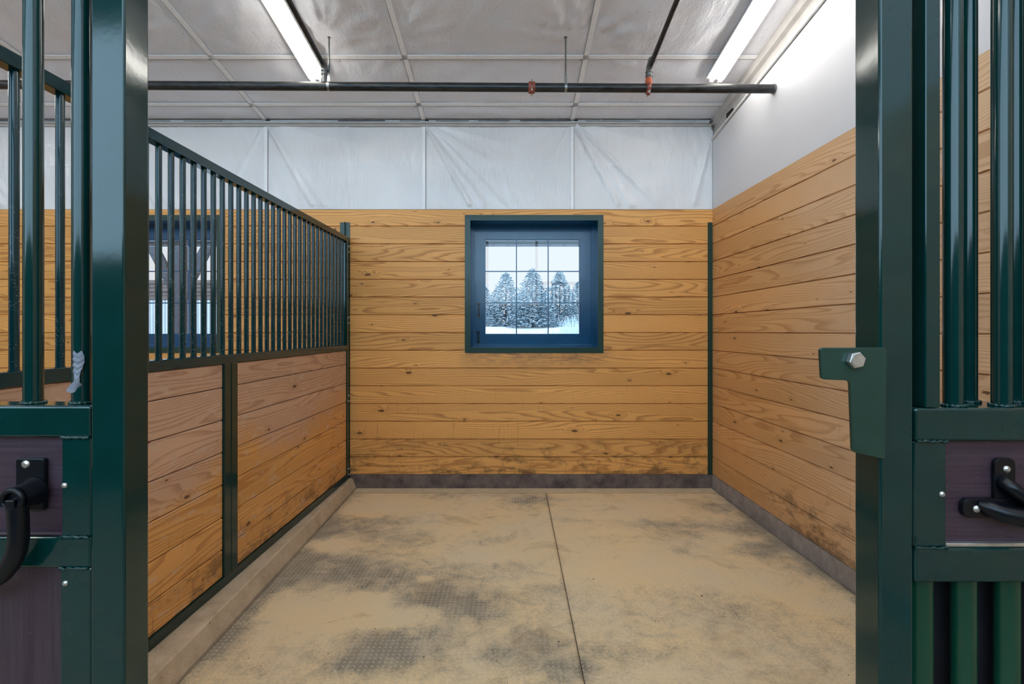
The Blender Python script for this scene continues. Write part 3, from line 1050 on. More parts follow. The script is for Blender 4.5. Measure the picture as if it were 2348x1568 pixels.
bm = B(); box(bm, -.692, XP0 - .0008, YL + .002, YL + .045, .1485, 1.0655, .002); obj('stile', bm, M['green'], lf)
for i_, (a, b, r_) in enumerate([((-.690, YL + .001, 1.2670), (-.646, YL + .001, 1.2665), .0028), ((-.690, YL + .001, 1.1145), (-.646, YL + .001, 1.1140), .0028),
                                 ((-.692, YL + .001, 1.0655), (-.648, YL + .001, 1.0660), .0026), ((XP0 - .001, YL + .001, 1.272), (XP0 - .0012, YL + .001, 1.312), .0018)]):
    bm = B(); bead(bm, a, b, r_, i_); obj('weld_bead', bm, M['green'], lf)
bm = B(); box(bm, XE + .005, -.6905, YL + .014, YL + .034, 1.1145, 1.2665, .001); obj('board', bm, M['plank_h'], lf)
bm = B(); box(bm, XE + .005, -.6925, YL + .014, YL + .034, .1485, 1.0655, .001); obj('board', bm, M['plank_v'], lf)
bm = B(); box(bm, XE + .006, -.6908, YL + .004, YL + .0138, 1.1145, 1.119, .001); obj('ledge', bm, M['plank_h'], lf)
def big_bar(L):
    bm = B()
    tube(bm, [(0, 0, 0), (0, 0, L)], .0127, 32)
    # irregular weld ring at the foot
    rnd = random.Random(4)
    n = 44
    pts = [(math.cos(2 * math.pi * k / n) * .0138, math.sin(2 * math.pi * k / n) * .0138, .0012 + rnd.uniform(0, .0014)) for k in range(n + 1)]
    rr_ = [.0024 + .0009 * math.sin(k * 1.9) + rnd.uniform(-.0005, .0007) for k in range(n)]
    tube(bm, pts, rr_ + [rr_[0]], 8)
    return bm
bb0 = obj('bar', big_bar(2.27 - 1.316), M['green'], lf, local=True)
for k in range(9):
    xc = -.6795 - .0768 * k
    if xc < XE + .01: break
    if k == 0: o = bb0
    else:
        o = bb0.copy(); link(o, lf)
    o.location = (xc - lf.location.x, YL + .026 - lf.location.y, 1.3155)
def screw(x, y, z, parent, r=.0036, mat='galv'):
    bm = B()
    tube(bm, [(x, y, z), (x, y - .0015, z), (x, y - .003, z)], [r * 1.25, r * 1.2, r * .5], 12)
    box(bm, x - .0006, x + .0006, y - .0036, y - .002, z - r * .6, z + r * .6)
    return obj('screw', bm, M[mat], parent)
def pX(u, y): return (u - 1168) * y / F
def pH(v, y): return 1.43 - (v - 760) * y / F
screw(pX(148, .752), .752, pH(1113, .752), lf); screw(pX(150, .752), .752, pH(1337, .752), lf)

bm = B()
yp = YL + .0138
px0, px1, pz0, pz1 = pX(47, yp), pX(112, yp), pH(1166, yp), pH(1048, yp)
prism(bm, rounded([(px0, pz0), (px1, pz0), (px1, pz1), (px0, pz1)], .005), 1, yp, yp - .008, .0015)
hd = obj('door_handle', bm, M['black'], lf); hd['label'] = 'curved black iron handle'
bm = B()
bx, bz = -.735, 1.181
tube(bm, [(bx, yp - .008, bz + .002), (bx, yp - .02, bz + .001), (bx, yp - .036, bz)], [.022, .019, .0175], 28)
obj('boss', bm, M['black'], hd)
bm = B()
ey = yp - .036
# open hooded end of the boss
ring = []
for k in range(22):
    a = math.radians(-35 + 250 * k / 21)
    ring.append((bx + .0145 * math.cos(a), bz + .0145 * math.sin(a)))
tube(bm, [(p[0], ey - .006, p[1]) for p in ring], .0042, 10)
tube(bm, [(bx, ey - .001, bz), (bx, ey - .002, bz)], .013, 24)
box(bm, bx - .005, bx + .008, ey - .012, ey, bz - .012, bz + .001, .001)
obj('hood', bm, M['black'], hd)
bm = B()
hy = ey - .002
pts = [(bx + .004, hy, bz - .010), (bx + .0055, hy, bz - .03), (bx + .006, hy, bz - .058), (bx + .003, hy, bz - .078), (bx - .005, hy, bz - .096), (bx - .018, hy, bz - .112), (bx - .038, hy - .002, bz - .126), (bx - .062, hy - .004, bz - .134), (bx - .095, hy - .004, bz - .136)]
tube(bm, pts, [.0125, .0125, .0125, .0125, .0125, .0125, .012, .012, .0125], 20)
obj('grip', bm, M['black'], hd)
screw(pX(71, yp), yp - .008, pH(1061, yp), hd, .005); screw(pX(72, yp), yp - .008, pH(1154, yp), hd, .005)

# strip of tape left on the last bar
bm = B()
pts = [(-.6645, .7635, 1.383), (-.6640, .7630, 1.36), (-.6655, .7630, 1.345), (-.6690, .7640, 1.338)]
n = 8
prev = None
for i in range(15):
    t = i / 14
    z = 1.398 - .062 * t
    w_ = .0075 + .003 * math.sin(t * 7) + (.004 if t > .8 else 0)
    cx_ = -.6795 + (.004 if t < .75 else .004 - (t - .75) * .04)
    row = []
    for k in range(n + 1):
        a = (k / n - .5) * 2 * w_ / .0135
        x = cx_ + .0136 * math.sin(a) ; y = YL + .026 - .0136 * math.cos(a) - .0006 * (1 + math.sin(t * 40))
        row.append((x, y, z + .002 * math.sin(k)))
    cur = [bm.verts.new(p) for p in row]
    if prev:
        for k in range(n): bm.faces.new((prev[k], prev[k + 1], cur[k + 1], cur[k]))
    prev = cur
geom = bmesh.ops.solidify(bm, geom=bm.faces[:], thickness=-.0008)
tag(obj('tape_strip', bm, M['tape'], at=(-.66, .764, 1.34)), 'torn piece of grey tape stuck to the bar beside the left post', 'tape')

# ------------------------------------------------------------------ right side
YR = .738
rp = thing('door_post', 'glossy dark green square post carrying the flat latch plate with a silver bolt', 'post', (.586, YR + .027, 0))
RX0, RX1 = .5595, .6105
bm = B(); box(bm, RX0, RX1, YR, YR + .054, -.017, HT, .0035, 3); obj('post_tube', bm, M['green'], rp)
# latch bracket plate
yb_ = YR - .0005
def q(u, v, y=YR - .006): return (pX(u, y), pH(v, y))
poly = [q(1880, 797), q(2033, 797), q(2029, 1053), q(1955, 1036), q(1949, 872), q(1884, 870)]
bm = B()
prism(bm, rounded(poly, .006, 4), 1, YR - .007, yb_, .0008)
lb = obj('latch_plate', bm, M['green_matte'], rp); lb['label'] = 'flat satin green latch plate'
bm = B()
yw = YR - .007
cx_, cz_ = pX(1957, yw), pH(825, yw)
hexp = [(cx_ + .0125 * math.cos(math.radians(60 * k + 12)), cz_ + .0125 * math.sin(math.radians(60 * k + 12))) for k in range(6)]
prism(bm, hexp, 1, yw - .0095, yw, .0012)
tube(bm, [(cx_, yw - .0105, cz_), (cx_, yw - .009, cz_)], .0095, 20)
obj('hex_bolt', bm, M['galv'], lb)

rf = thing('barred_panel', 'glossy green steel panel with paired bars above and close-set bars below its dark board', 'barred panel', (.70, YR + .03, 0))
XR0, XRE = .6135, 1.82
y0_, y1_ = YR + .001, YR + .051
RH = .114
for nm, a, b in (('rail', 1.264, 1.314), ('rail', 1.050, 1.102), ('rail', .10, .150), ('top_rail', 2.27, 2.318)):
    bm = B(); box(bm, XR0, XRE, y0_, y1_ + (.03 if nm == 'top_rail' or b > 1.3 else .03), a, b, .004, 3); obj(nm, bm, M['green'], rf)
bm = B(); box(bm, XR0, .6635, YR + .003, YR + .046, 1.1025, 1.2635, .002); obj('stile', bm, M['green'], rf)
bm = B(); box(bm, .630, .6535, YR + .002, YR + .052, 1.3145, 2.27, .002, 2); obj('edge_bar', bm, M['green'], rf)
for i_, (a, b, r_) in enumerate([((.616, YR + .001, 1.2640), (.663, YR + .001, 1.2630), .0028), ((.616, YR + .001, 1.1025), (.663, YR + .001, 1.1028), .0028),
                                 ((.6145, YR, 1.268), (.6142, YR, 1.308), .0018), ((.6145, YR, 1.10), (.6142, YR, 1.12), .0022)]):
    bm = B(); bead(bm, a, b, r_, i_ + 10); obj('weld_bead', bm, M['green'], rf)
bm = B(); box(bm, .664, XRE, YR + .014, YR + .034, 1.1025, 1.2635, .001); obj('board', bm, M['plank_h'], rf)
bm = B(); box(bm, .664, XRE, YR + .004, YR + .0138, 1.1025, 1.108, .001); obj('ledge', bm, M['galv'], rf)
r0 = obj('bar', big_bar(2.27 - 1.314), M['green'], rf, local=True)
first = True
for k in range(14):
    xc = pX(2184.5, YR + .024) + .0762 * k
    if xc > XRE - .02: break
    if k == 0: o = r0
    else:
        o = r0.copy(); link(o, rf)
    o.location = (xc - .70, YR + .024 - (YR + .03), 1.3135)
for k in range(13):
    xc = pX(2219, YR + .066) + .0762 * k
    if xc > XRE - .02: break
    o = r0.copy(); link(o, rf)
    o.location = (xc - .70, YR + .066 - (YR + .03), 1.3135)
# lower bars over a dark backing
bm = B(); tube(bm, [(0, 0, 0), (0, 0, 1.05 - .15)], .0180, 28)
bm.transform(Matrix.Diagonal((1, .8, 1, 1)))
l0 = obj('lower_bar', bm, M['green_low'], rf, local=True)
for k in range(16):
    xc = pX(2110, YR + .045) + .0695 * k
    if xc > XRE - .02: break
    if k == 0: o = l0
    else:
        o = l0.copy(); link(o, rf)
    o.location = (xc - .70, YR + .045 - (YR + .03), .15)
bm = B(); box(bm, XR0 + .006, XRE, YR + .066, YR + .078, .15, 1.05, .001); obj('backing_board', bm, M['dark_back'], rf)
screw(pX(2160, .741), .741, pH(1133, .741), rf)

yp = YR + .0138
def qq(u, v): return (pX(u, yp), pH(v, yp))
bm = B()
prism(bm, rounded([qq(2272, 1150), qq(2320, 1150), qq(2320, 1048), qq(2272, 1048)], .011, 6), 1, yp - .006, yp, .001)
prism(bm, rounded([qq(2197, 1182), qq(2420, 1182), qq(2420, 1139), qq(2197, 1139)], .012, 6), 1, yp - .0085, yp, .001)
lt = obj('door_latch', bm, M['black'], rf); lt['label'] = 'black T-shaped latch'
bm = B()
def q3(u, v, dy): return (pX(u, yp - dy), pH(v, yp - dy), )
def p3(u, v, dy): return (pX(u, yp - dy), yp - dy, pH(v, yp - dy))
tube(bm, [p3(2298, 1096, .004), p3(2304, 1106, .012), p3(2325, 1122, .018), p3(2360, 1150, .022), p3(2400, 1175, .024)], [.006, .010, .010, .010, .010], 14)
tube(bm, [p3(2243, 1155, .006), p3(2262, 1162, .012), p3(2295, 1176, .018), p3(2340, 1186, .024), p3(2400, 1186, .026)], [.006, .011, .013, .014, .014], 14)
obj('latch_arm', bm, M['black'], lt)
screw(*[(lambda a: a)(v) for v in (pX(2299, yp), yp - .006, pH(1073, yp))], lt, .0045)
screw(pX(2227, yp), yp - .0085, pH(1162, yp), lt, .0045)


# ------------------------------------------------------------------ pipes
YPP = 3.47
def pipe_z(x): return 3.1775 - .0055 * (x + 2.56)
sp = thing('sprinkler_pipe', 'long black steel pipe running below the ceiling across the stall', 'pipe', (wall_x(YPP), YPP, pipe_z(1.8)))
bm = B()
tube(bm, [(XL, YPP, pipe_z(XL)), (-1, YPP, pipe_z(-1)), (wall_x(YPP) - .001, YPP, pipe_z(1.87))], .0302, 28)
obj('pipe_run', bm, M['pipe'], sp)
bm = B(); tube(bm, [(wall_x(YPP) - .012, YPP, pipe_z(1.87)), (wall_x(YPP) - .001, YPP, pipe_z(1.87))], .033, 28)
obj('end_collar', bm, M['steel_dark'], sp)
def clamp(x, mat, tilt=0.0, w_=.024, parent=sp):
    c = Vector((x, YPP, pipe_z(x)))
    bm = B()
    tube(bm, [(-w_, 0, 0), (-w_ * .85, 0, 0), (w_ * .85, 0, 0), (w_, 0, 0)], [.031, .040, .040, .031], 28)
    box(bm, -w_ * .8, w_ * .8, -.052, -.030, -.012, .012, .006, 2)
    box(bm, -w_ * .8, w_ * .8, .030, .052, -.012, .012, .006, 2)
    R = Matrix.Rotation(math.radians(65 + tilt), 4, 'X')
    bm.transform(R)
    bm.transform(Matrix.Translation(c))
    o = obj('clamp', bm, mat, parent)
    for s_ in (-1, 1):
        bm = B()
        tube(bm, [(0, s_ * .042, -.034), (0, s_ * .042, .034)], .0045, 10)
        tube(bm, [(0, s_ * .042, .012), (0, s_ * .042, .022)], .009, 6)
        tube(bm, [(0, s_ * .042, -.022), (0, s_ * .042, -.012)], .009, 6)
        bm.transform(R); bm.transform(Matrix.Translation(c))
        obj('clamp_bolt', bm, M['galv'], o)
    return o
clamp((1219 - 1168) * (YPP) / F, M['red_clamp'])

def branch(x, mat, fit, label_ring):
    pz = pipe_z(x)
    za = pz + .145
    bm = B()
    y_end = YF + .3
    tube(bm, [(x, YPP - .05, za + .16 * .05 - .01), (x, y_end, ceil_z(y_end) - .225)], .0170, 20)
    obj('branch_pipe', bm, mat, sp)
    bm = B()
    z1 = ceil_z(YPP) - .225 + 0
    # elbow
    tube(bm, [(x, YPP, pz + .065), (x, YPP, pz + .115), (x, YPP - .010, pz + .142), (x, YPP - .03, pz + .153), (x, YPP - .07, pz + .162)], [.021, .021, .023, .023, .021], 18)
    for zz in (pz + .085, pz + .112):
        tube(bm, [(x, YPP, zz - .006), (x, YPP, zz + .006)], .0255, 18)
    tube(bm, [(x, YPP - .060, pz + .160), (x, YPP - .074, pz + .163)], .0255, 18)
    obj('elbow', bm, fit, sp)
branch(.992, M['pipe'], M['steel_dark'], None)
branch(-1.312, M['pipe'], M['steel_dark'], None)
c_ = clamp(.985, M['red_clamp'], 12, .015)
bm = B(); tube(bm, [(.99, YPP, pipe_z(.99) + .02), (.99, YPP, pipe_z(.99) + .045), (.99, YPP, pipe_z(.99) + .072)], [.030, .026, .021], 20)
obj('outlet', bm, M['orange_clamp'], sp)
bm = B(); tube(bm, [(-1.312, YPP, pipe_z(-1.3) + .02), (-1.312, YPP, pipe_z(-1.3) + .045), (-1.312, YPP, pipe_z(-1.3) + .072)], [.028, .025, .021], 20)
obj('outlet', bm, M['steel_dark'], sp)

def hanger(x, label):
    t = thing('pipe_hanger', label, 'hanger', (x, YPP, pipe_z(x)), 0, 'hangers of the black pipe')
    bm = B()
    zt_ = ceil_z(YPP) - .002
    zb_ = pipe_z(x) + .085
    n = 60
    pts = [(x, YPP, zb_ + (zt_ - zb_) * k / n) for k in range(n + 1)]
    tube(bm, pts, [.0052 + (.0012 if k % 2 else 0) for k in range(n + 1)], 8)
    tube(bm, [(x, YPP, zt_ - .012), (x, YPP, zt_ - .004)], .013, 6)
    obj('rod', bm, M['steel_dark'], t)
    bm = B()
    # band loop round the pipe
    w_ = .009
    prof = []
    for k in range(25):
        a = math.radians(-250 + 320 * k / 24)
        prof.append((YPP + .0325 * math.cos(a), pipe_z(x) + .0325 * math.sin(a)))
    loop = [(YPP + .006, pipe_z(x) + .095)] + [(YPP + .0325 * math.cos(a), pipe_z(x) + .0325 * math.sin(a)) for a in [math.radians(62 - 304 * k / 24) for k in range(25)]] + [(YPP - .006, pipe_z(x) + .095)]
    L = [[bm.verts.new((x + s * w_, p[0], p[1])) for p in loop] for s in (-1, 1)]
    for k in range(len(loop) - 1):
        bm.faces.new((L[0][k], L[0][k + 1], L[1][k + 1], L[1][k]))
    bmesh.ops.solidify(bm, geom=bm.faces[:], thickness=.0015)
    obj('loop_strap', bm, M['galv'], t)
    return t
hanger((754.5 - 1168) * YPP / F, 'threaded rod hanger holding the pipe beside the left ceiling light')
hanger((1297 - 1168) * YPP / F, 'threaded rod hanger holding the pipe right of the red pipe clamp')


# ------------------------------------------------------------------ lights
def fixture(x, y0, y1, label, group='fluorescent ceiling lights'):
    """strip light under the sloping ceiling, y1 is the far end"""
    t = thing('ceiling_light', label, 'light', (x, y1, ceil_z(y1) - .05), 0, group)
    def bar(pts2, a=y0, b=y1):
        bm = B()
        A = [bm.verts.new((x + p[0], a, ceil_z(a) + p[1])) for p in pts2]
        Bv = [bm.verts.new((x + p[0], b, ceil_z(b) + p[1])) for p in pts2]
        n = len(pts2)
        bm.faces.new(A[::-1]); bm.faces.new(Bv)
        for i in range(n): bm.faces.new((A[i], A[(i + 1) % n], Bv[(i + 1) % n], Bv[i]))
        bmesh.ops.recalc_face_normals(bm, faces=bm.faces)
        return bm
    obj('housing', bar([(-.055, -.023), (.055, -.023), (.055, -.058), (.02, -.062), (-.02, -.062), (-.055, -.058)]), M['white_metal'], t)
    for s in (-1, 1):
        obj('reflector', bar([(s * .055, -.045), (s * .073, -.064), (s * .071, -.065), (s * .053, -.047)]), M['white_metal'], t)
    for s in (-1, 1):
        bm = B()
        xx = x + s * .034
        ya, yb = y0 + .03, y1 - .03
        tube(bm, [(xx, ya, ceil_z(ya) - .082), (xx, yb, ceil_z(yb) - .082)], .0165, 16)
        obj('lamp_tube', bm, M['tube'], t)
        for yy in (y0 + .012, y1 - .012):
            bm = B()
            box(bm, xx - .012, xx + .012, yy - .012, yy + .012, ceil_z(yy) - .097, ceil_z(yy) - .06, .002)
            obj('lamp_holder', bm, M['white_metal'], t)
    return t
fixture(-1.500, 1.36, 3.84, 'glowing fluorescent strip light on the ceiling, above the partition on the left')
fixture(1.615, 1.36, 3.84, 'glowing fluorescent strip light on the ceiling, near the white right wall')
fixture(-4.95, 1.36, 3.84, 'added fill strip light over the far side of the neighbouring stall')  # unseen lamp, added to light the neighbouring stall
fixture(-1.500, -1.9, .55, 'added fill strip light over the aisle behind the viewer, left row')  # this and the other aisle lamps are out of view, added as fill
fixture(1.300, -1.9, .55, 'added fill strip light over the aisle behind the viewer, right row')
fixture(-3.700, -1.9, .55, 'added fill strip light over the aisle behind the viewer, far left row')
fixture(-.100, -2.4, -.05, 'added fill strip light over the middle of the aisle behind the viewer')


# ------------------------------------------------------------------ floor mats
def W(u, v, h=0.0):
    y = (1.43 - h) * F / (v - 760)
    return ((u - 1168) * y / F, y)
darks = [(800, 1215, 95, 26, .7), (700, 1296, 110, 26, .9), (830, 1320, 130, 36, .85), (1000, 1372, 120, 30, .8), (1095, 1402, 70, 24, .7),
         (930, 1240, 60, 20, .5), (640, 1300, 60, 30, .5), (880, 1468, 70, 38, .8), (840, 1510, 90, 24, .6), (1215, 1146, 60, 13, .75), (1030, 1135, 60, 8, .4),
         (1650, 1163, 50, 14, .7), (1720, 1205, 70, 22, .85), (1790, 1250, 60, 22, .8), (1735, 1268, 45, 20, .7), (1870, 1310, 60, 20, .7),
         (1570, 1215, 50, 22, .5), (1560, 1258, 30, 18, .35), (620, 1345, 40, 50, .4), (560, 1400, 50, 40, .5), (500, 1470, 60, 40, .6), (730, 1180, 40, 30, .5), (700, 1215, 50, 22, .5), (1300, 1540, 60, 30, .6),
         (1210, 1480, 90, 40, .5), (1000, 1450, 60, 26, .45), (1180, 1300, 70, 16, .35), (1250, 1360, 60, 22, .35), (1060, 1310, 90, 18, .35), (950, 1500, 90, 30, .3),
         (1700, 1420, 120, 26, .25), (1850, 1500, 90, 20, .2), (1400, 1500, 120, 28, .25), (1120, 1240, 60, 12, .35), (1480, 1195, 60, 12, .4), (900, 1190, 100, 12, .35), (1300, 1190, 50, 10, .3), (1580, 1370, 80, 22, .3), (1720, 1380, 50, 22, .3)]
lights = [(750, 1247, 52, 17, .9), (737, 1300, 32, 13, .7), (972, 1328, 28, 12, .8), (1118, 1272, 45, 13, .7), (860, 1165, 90, 20, .6), (860, 1372, 60, 18, .7),
          (700, 1400, 160, 40, .6), (900, 1420, 140, 26, .5), (1655, 1190, 30, 10, .5), (1690, 1235, 90, 12, .5), (1800, 1370, 90, 30, .5), (1500, 1300, 160, 40, .3), (1400, 1170, 120, 16, .4), (1030, 1210, 100, 12, .3)]
def conv(L):
    out = []
    for (u, v, ru, rv, a) in L:
        x, y = W(u, v)
        out.append((x, y, ru * y / F, rv * y * y / (1.43 * F), a))
    return out
darks, lights = conv(darks), conv(lights)
def dust_at(x, y):
    nx_ = x + .07 * noise.noise(Vector((x * 6, y * 6, 1))); ny_ = y + .07 * noise.noise(Vector((x * 6, y * 6, 5)))
    d = .86 - .10 * max(0, min(1, (2.9 - y) / .6)) 
    for (cx, cy, rx, ry, a) in darks:
        e = ((nx_ - cx) / rx) ** 2 + ((ny_ - cy) / ry) ** 2
        if e < 6: d -= a * .74 * math.exp(-e * .8)
    for (cx, cy, rx, ry, a) in lights:
        e = ((nx_ - cx) / rx) ** 2 + ((ny_ - cy) / ry) ** 2
        if e < 6: d += a * .8 * math.exp(-e * 1.1)
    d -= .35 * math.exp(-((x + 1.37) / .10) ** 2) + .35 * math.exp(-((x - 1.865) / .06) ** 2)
    d += .10 * noise.noise(Vector((x * 1.7, y * 2.2, 3)))
    return max(-.1, min(1.3, d))
def mat_obj(edge0, edge1, label):
    y0, y1 = .86, 4.335
    bm = B()
    lay = bm.verts.layers.float.new('dust')
    stp = .02
    nx_ = int((edge1(2.5) - edge0(2.5)) / stp); ny_ = int((y1 - y0) / stp)
    V = []
    for j in range(ny_ + 1):
        y = y0 + (y1 - y0) * j / ny_
        row = []
        for i in range(nx_ + 1):
            t = i / nx_
            x = edge0(y) * (1 - t) + edge1(y) * t
            v = bm.verts.new((x, y, .0008 * noise.noise(Vector((x * 3, y * 3, 0)))))
            v[lay] = dust_at(x, y)
            row.append(v)
        V.append(row)
    for j in range(ny_):
        for i in range(nx_):
            f = bm.faces.new((V[j][i], V[j][i + 1], V[j + 1][i + 1], V[j + 1][i])); f.smooth = True
    # rim down to the slab
    rim = [V[0][i] for i in range(nx_ + 1)] + [V[j][nx_] for j in range(1, ny_ + 1)] + [V[ny_][i] for i in range(nx_ - 1, -1, -1)] + [V[j][0] for j in range(ny_ - 1, 0, -1)]
    low = [bm.verts.new((v.co.x, v.co.y, -.0175)) for v in rim]
    for k in range(len(rim)):
        k2 = (k + 1) % len(rim)
        bm.faces.new((rim[k2], rim[k], low[k], low[k2]))
    bm.faces.new(low)
    return tag(obj('rubber_stall_mat', bm, M['mat']), label, 'mat', 'tread patterned floor mats')
def seam_x(y): return .306 + .008 * (y - 2)
mat_obj(lambda y: -1.350 - .052 * ((y - 1.9) / 2.55) + .008, lambda y: seam_x(y) - .0022, 'dusty tread-patterned floor mat between the concrete curb and the long seam')
mat_obj(lambda y: seam_x(y) + .0022, lambda y: wall_x(y) - .016, 'dusty tread-patterned floor mat between the long seam and the wall with the white panel')
# dusty strip of slab at the back
bm = B(); box(bm, -1.395, 1.85, 4.342, 4.472, -.0178, -.004, .002)
obj_ = tag(obj('filler_strip', bm, M['dusty_strip']), 'narrow dusty filler strip along the back wall footing', 'strip', None)

# ------------------------------------------------------------------ outdoors
bm = B()
def gz(x, y):
    t = max(0, min(1, (y - 6) / 22)); t = t * t * (3 - 2 * t)
    return -.15 + 1.80 * t + .12 * noise.noise(Vector((x * .15, y * .2, 0))) * t
nx_, ny_ = 60, 60
V = []
for j in range(ny_ + 1):
    y = 4.95 + (j / ny_) ** 1.7 * 110
    V.append([bm.verts.new((-45 + 90 * i / nx_, y, gz(-45 + 90 * i / nx_, y))) for i in range(nx_ + 1)])
for j in range(ny_):
    for i in range(nx_):
        f = bm.faces.new((V[j][i], V[j][i + 1], V[j + 1][i + 1], V[j + 1][i])); f.smooth = True
g_ = tag(obj('snowy_ground', bm, M['snow']), 'snow covered ground outside the windows', 'ground'); g_['kind'] = 'structure'

def spruce_mesh(seed, H=1.0):
    rnd = random.Random(seed)
    bm = B()
    def clump(p, s, dirv):
        # flat drooping lobe of twigs: low poly irregular spindle
        u = dirv.normalized(); side = u.cross(Vector((0, 0, 1))).normalized(); up = side.cross(u)
        L = s * rnd.uniform(1.0, 1.7); w1 = s * rnd.uniform(.35, .6); h1 = s * rnd.uniform(.16, .3)
        c = [p, p + u * L * .45 + side * w1, p + u * L * .5 - side * w1, p + u * L * .45 + up * h1, p + u * L * .45 - up * h1, p + u * L + Vector((0, 0, -.15 * s))]
        v = [bm.verts.new(q_) for q_ in c]
        for f in ((0, 1, 3), (0, 3, 2), (0, 4, 1), (0, 2, 4), (5, 3, 1), (5, 2, 3), (5, 1, 4), (5, 4, 2)):
            bm.faces.new([v[i] for i in f])
    lev = 34
    for k in range(lev):
        t = k / (lev - 1)
        z = H * (.015 + .96 * t)
        R = H * .47 * (1 - t) ** .88 + .010
        nb = int(11 + 15 * (1 - t))
        off = rnd.random() * 6
        for b in range(nb):
            a = off + 2 * math.pi * b / nb + rnd.uniform(-.18, .18)
            r = R * rnd.uniform(.72, 1.12)
            d = Vector((math.cos(a), math.sin(a), .10 + .5 * t))
            steps = max(2, int(r / .05))
            for s_ in range(steps):
                q_ = (s_ + 1) / steps
                if q_ < .35: continue
                p = Vector((0, 0, z)) + d * r * q_ * .93 + Vector((0, 0, -.10 * r * q_ * q_ + rnd.uniform(-.012, .012)))
                for e in range(4):
                    da = rnd.uniform(-.7, .7)
                    dv = Vector((math.cos(a + da), math.sin(a + da), rnd.uniform(-.1, .45)))
                    clump(p, rnd.uniform(.018, .038), dv)
    for k in range(5):
        clump(Vector((0, 0, H * (.95 + .012 * k))), .022, Vector((rnd.uniform(-.3, .3), rnd.uniform(-.3, .3), 1)))
    me = bpy.data.meshes.new('spruce_foliage'); bm.to_mesh(me); bm.free(); me.materials.append(M['spruce'])
    bm = B(); tube(bm, [(0, 0, -.05), (0, 0, .5 * H), (0, 0, .97 * H)], [.02, .012, .003], 8)
    tm = bpy.data.meshes.new('spruce_trunk'); bm.to_mesh(tm); bm.free(); tm.materials.append(M['trunk'])
    return me, tm
sm = [spruce_mesh(1), spruce_mesh(2)]
def spruce(u, vtop, vbase, Y, k, label, wide=1.0):
    x = pX(u, Y); ztop = pH(vtop, Y); z0 = gz(x, Y)
    h = ztop - z0
    t = thing('spruce_tree', label, 'tree', (x, Y, z0), random.random() * 6, 'snowy spruces outside the window')
    for nm, me in (('foliage', sm[k][0]), ('trunk', sm[k][1])):
        o = bpy.data.objects.new(nm, me); link(o, t); o.scale = (h * wide, h * wide, h)
spruce(1221, 616, 752, 26, 0, 'snow-covered spruce in the middle column of window panes, tallest in view', 1.0)
spruce(1160, 625, 752, 30, 1, 'snow-covered spruce behind the left column of window panes', 1.02)
spruce(1283, 622, 752, 34.4, 1, 'snow-covered spruce behind the right column of window panes', .98)
spruce(1327, 646, 752, 39, 0, 'partly hidden snow-covered spruce at the right edge of the panes', .95)
spruce(1110, 655, 752, 34.6, 0, 'low snow-covered spruce cut off by the left edge of the panes', 1.0)
spruce(1190, 672, 752, 43, 1, 'snow-covered spruce in the gap behind the left and middle trees', 1.0)
spruce(1252, 668, 752, 47, 0, 'snow-covered spruce in the gap behind the middle and right trees', 1.0)

bm = B()
rnd = random.Random(9)
for k in range(420):
    u = rnd.choice([rnd.gauss(1312, 13), rnd.gauss(1300, 30), rnd.uniform(1112, 1330)])
    Y = rnd.uniform(19, 23)
    x = pX(u, Y); z = gz(x, Y)
    h = rnd.uniform(.25, .9) if u > 1285 else rnd.uniform(.1, .3)
    lx, ly = rnd.gauss(0, .22) * h, rnd.gauss(0, .1)
    tube(bm, [(x, Y, z - .03), (x + lx * .4, Y, z + h * .6), (x + lx, Y + ly, z + h)], [.008, .006, .002], 4, False)
tag(obj('tall_grass', bm, M['grass']), 'dry frosted grass stalks in the snow before the spruces', 'grass', kind='stuff')

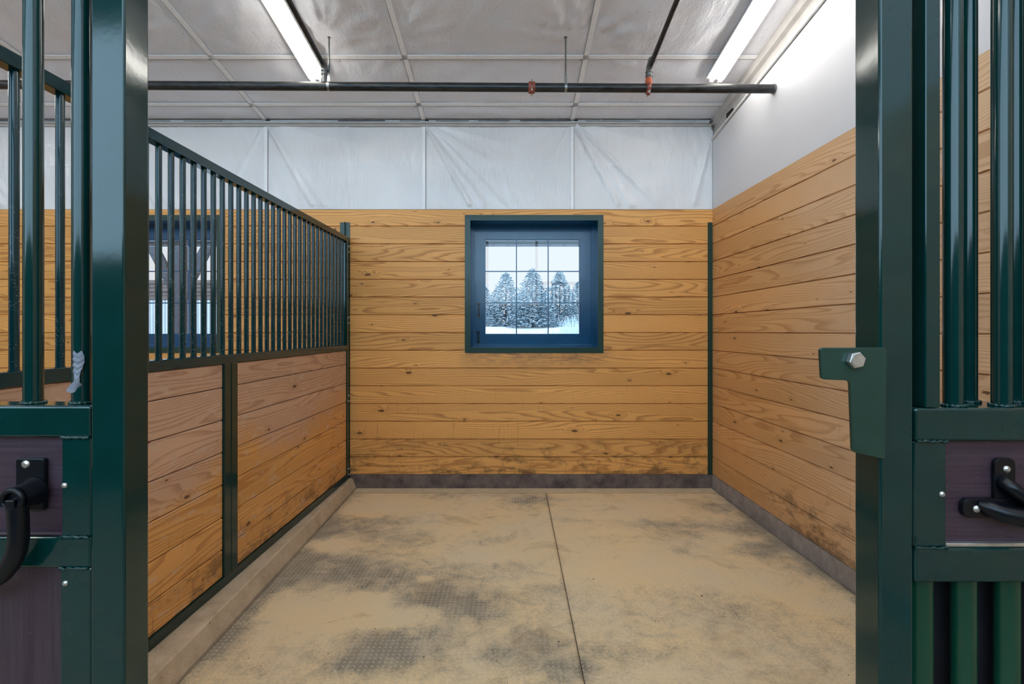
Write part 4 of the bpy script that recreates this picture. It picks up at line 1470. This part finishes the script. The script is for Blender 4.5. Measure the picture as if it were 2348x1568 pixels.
# timber shelter and shed seen through the neighbouring window
YS = 9.0
xs_ = pX(413, YS)
zg = gz(xs_, YS)
sh = thing('timber_shelter', 'dark timber shelter post with braces outside the neighbouring window', 'shelter', (xs_, YS, zg))
bm = B(); box(bm, xs_ - .09, xs_ + .09, YS - .09, YS + .09, zg - .05, 3.4, .008); obj('post', bm, M['timber'], sh)
for s in (-1, 1):
    bm = B()
    x_a, z_a = xs_ + s * .02, pH(680, YS); x_b, z_b = xs_ + s * .66, pH(530, YS)
    dx, dz = x_b - x_a, z_b - z_a; L = math.hypot(dx, dz); nx_, nz_ = -dz / L * .085, dx / L * .085
    prism(bm, [(x_a + nx_, z_a + nz_), (x_a - nx_, z_a - nz_), (x_b - nx_, z_b - nz_), (x_b + nx_, z_b + nz_)], 1, YS - .05, YS + .05)
    obj('brace', bm, M['timber'], sh)
bm = B(); box(bm, xs_ - 2.6, xs_ + 2.2, YS - .08, YS + .08, pH(556, YS), pH(520, YS), .008); obj('beam', bm, M['timber'], sh)

YD = 14.0
xd0, xd1 = pX(150, YD), pX(560, YD)
zg = gz((xd0 + xd1) / 2, YD) - .1
shd = thing('shed', 'low pale ribbed shed with brown boards on top outside the neighbouring window', 'shed', ((xd0 + xd1) / 2, YD, zg))
bm = B()
n = 60
zt_ = pH(688, YD)
prof = []
for k in range(n * 4 + 1):
    x = xd0 + (xd1 - xd0) * k / (n * 4)
    prof.append((x, YD + (.02 if (k // 2) % 2 else -.02)))
lo = [bm.verts.new((p[0], p[1], zg)) for p in prof]; hi = [bm.verts.new((p[0], p[1], zt_)) for p in prof]
for k in range(len(prof) - 1): bm.faces.new((lo[k], lo[k + 1], hi[k + 1], hi[k]))
box(bm, xd0, xd1, YD + .03, YD + 2.2, zg, zt_)
obj('wall', bm, M['ribbed'], shd)
bm = B()
for k in range(5):
    z = zt_ + .012 + k * .115
    box(bm, xd0, xd1, YD - .03 + (k % 2) * .03, YD + .04 + (k % 2) * .03, z, z + .10, .004)
box(bm, xd0, xd1, YD + .05, YD + 2.1, zt_, zt_ + .56)
obj('upper_boards', bm, M['siding'], shd)
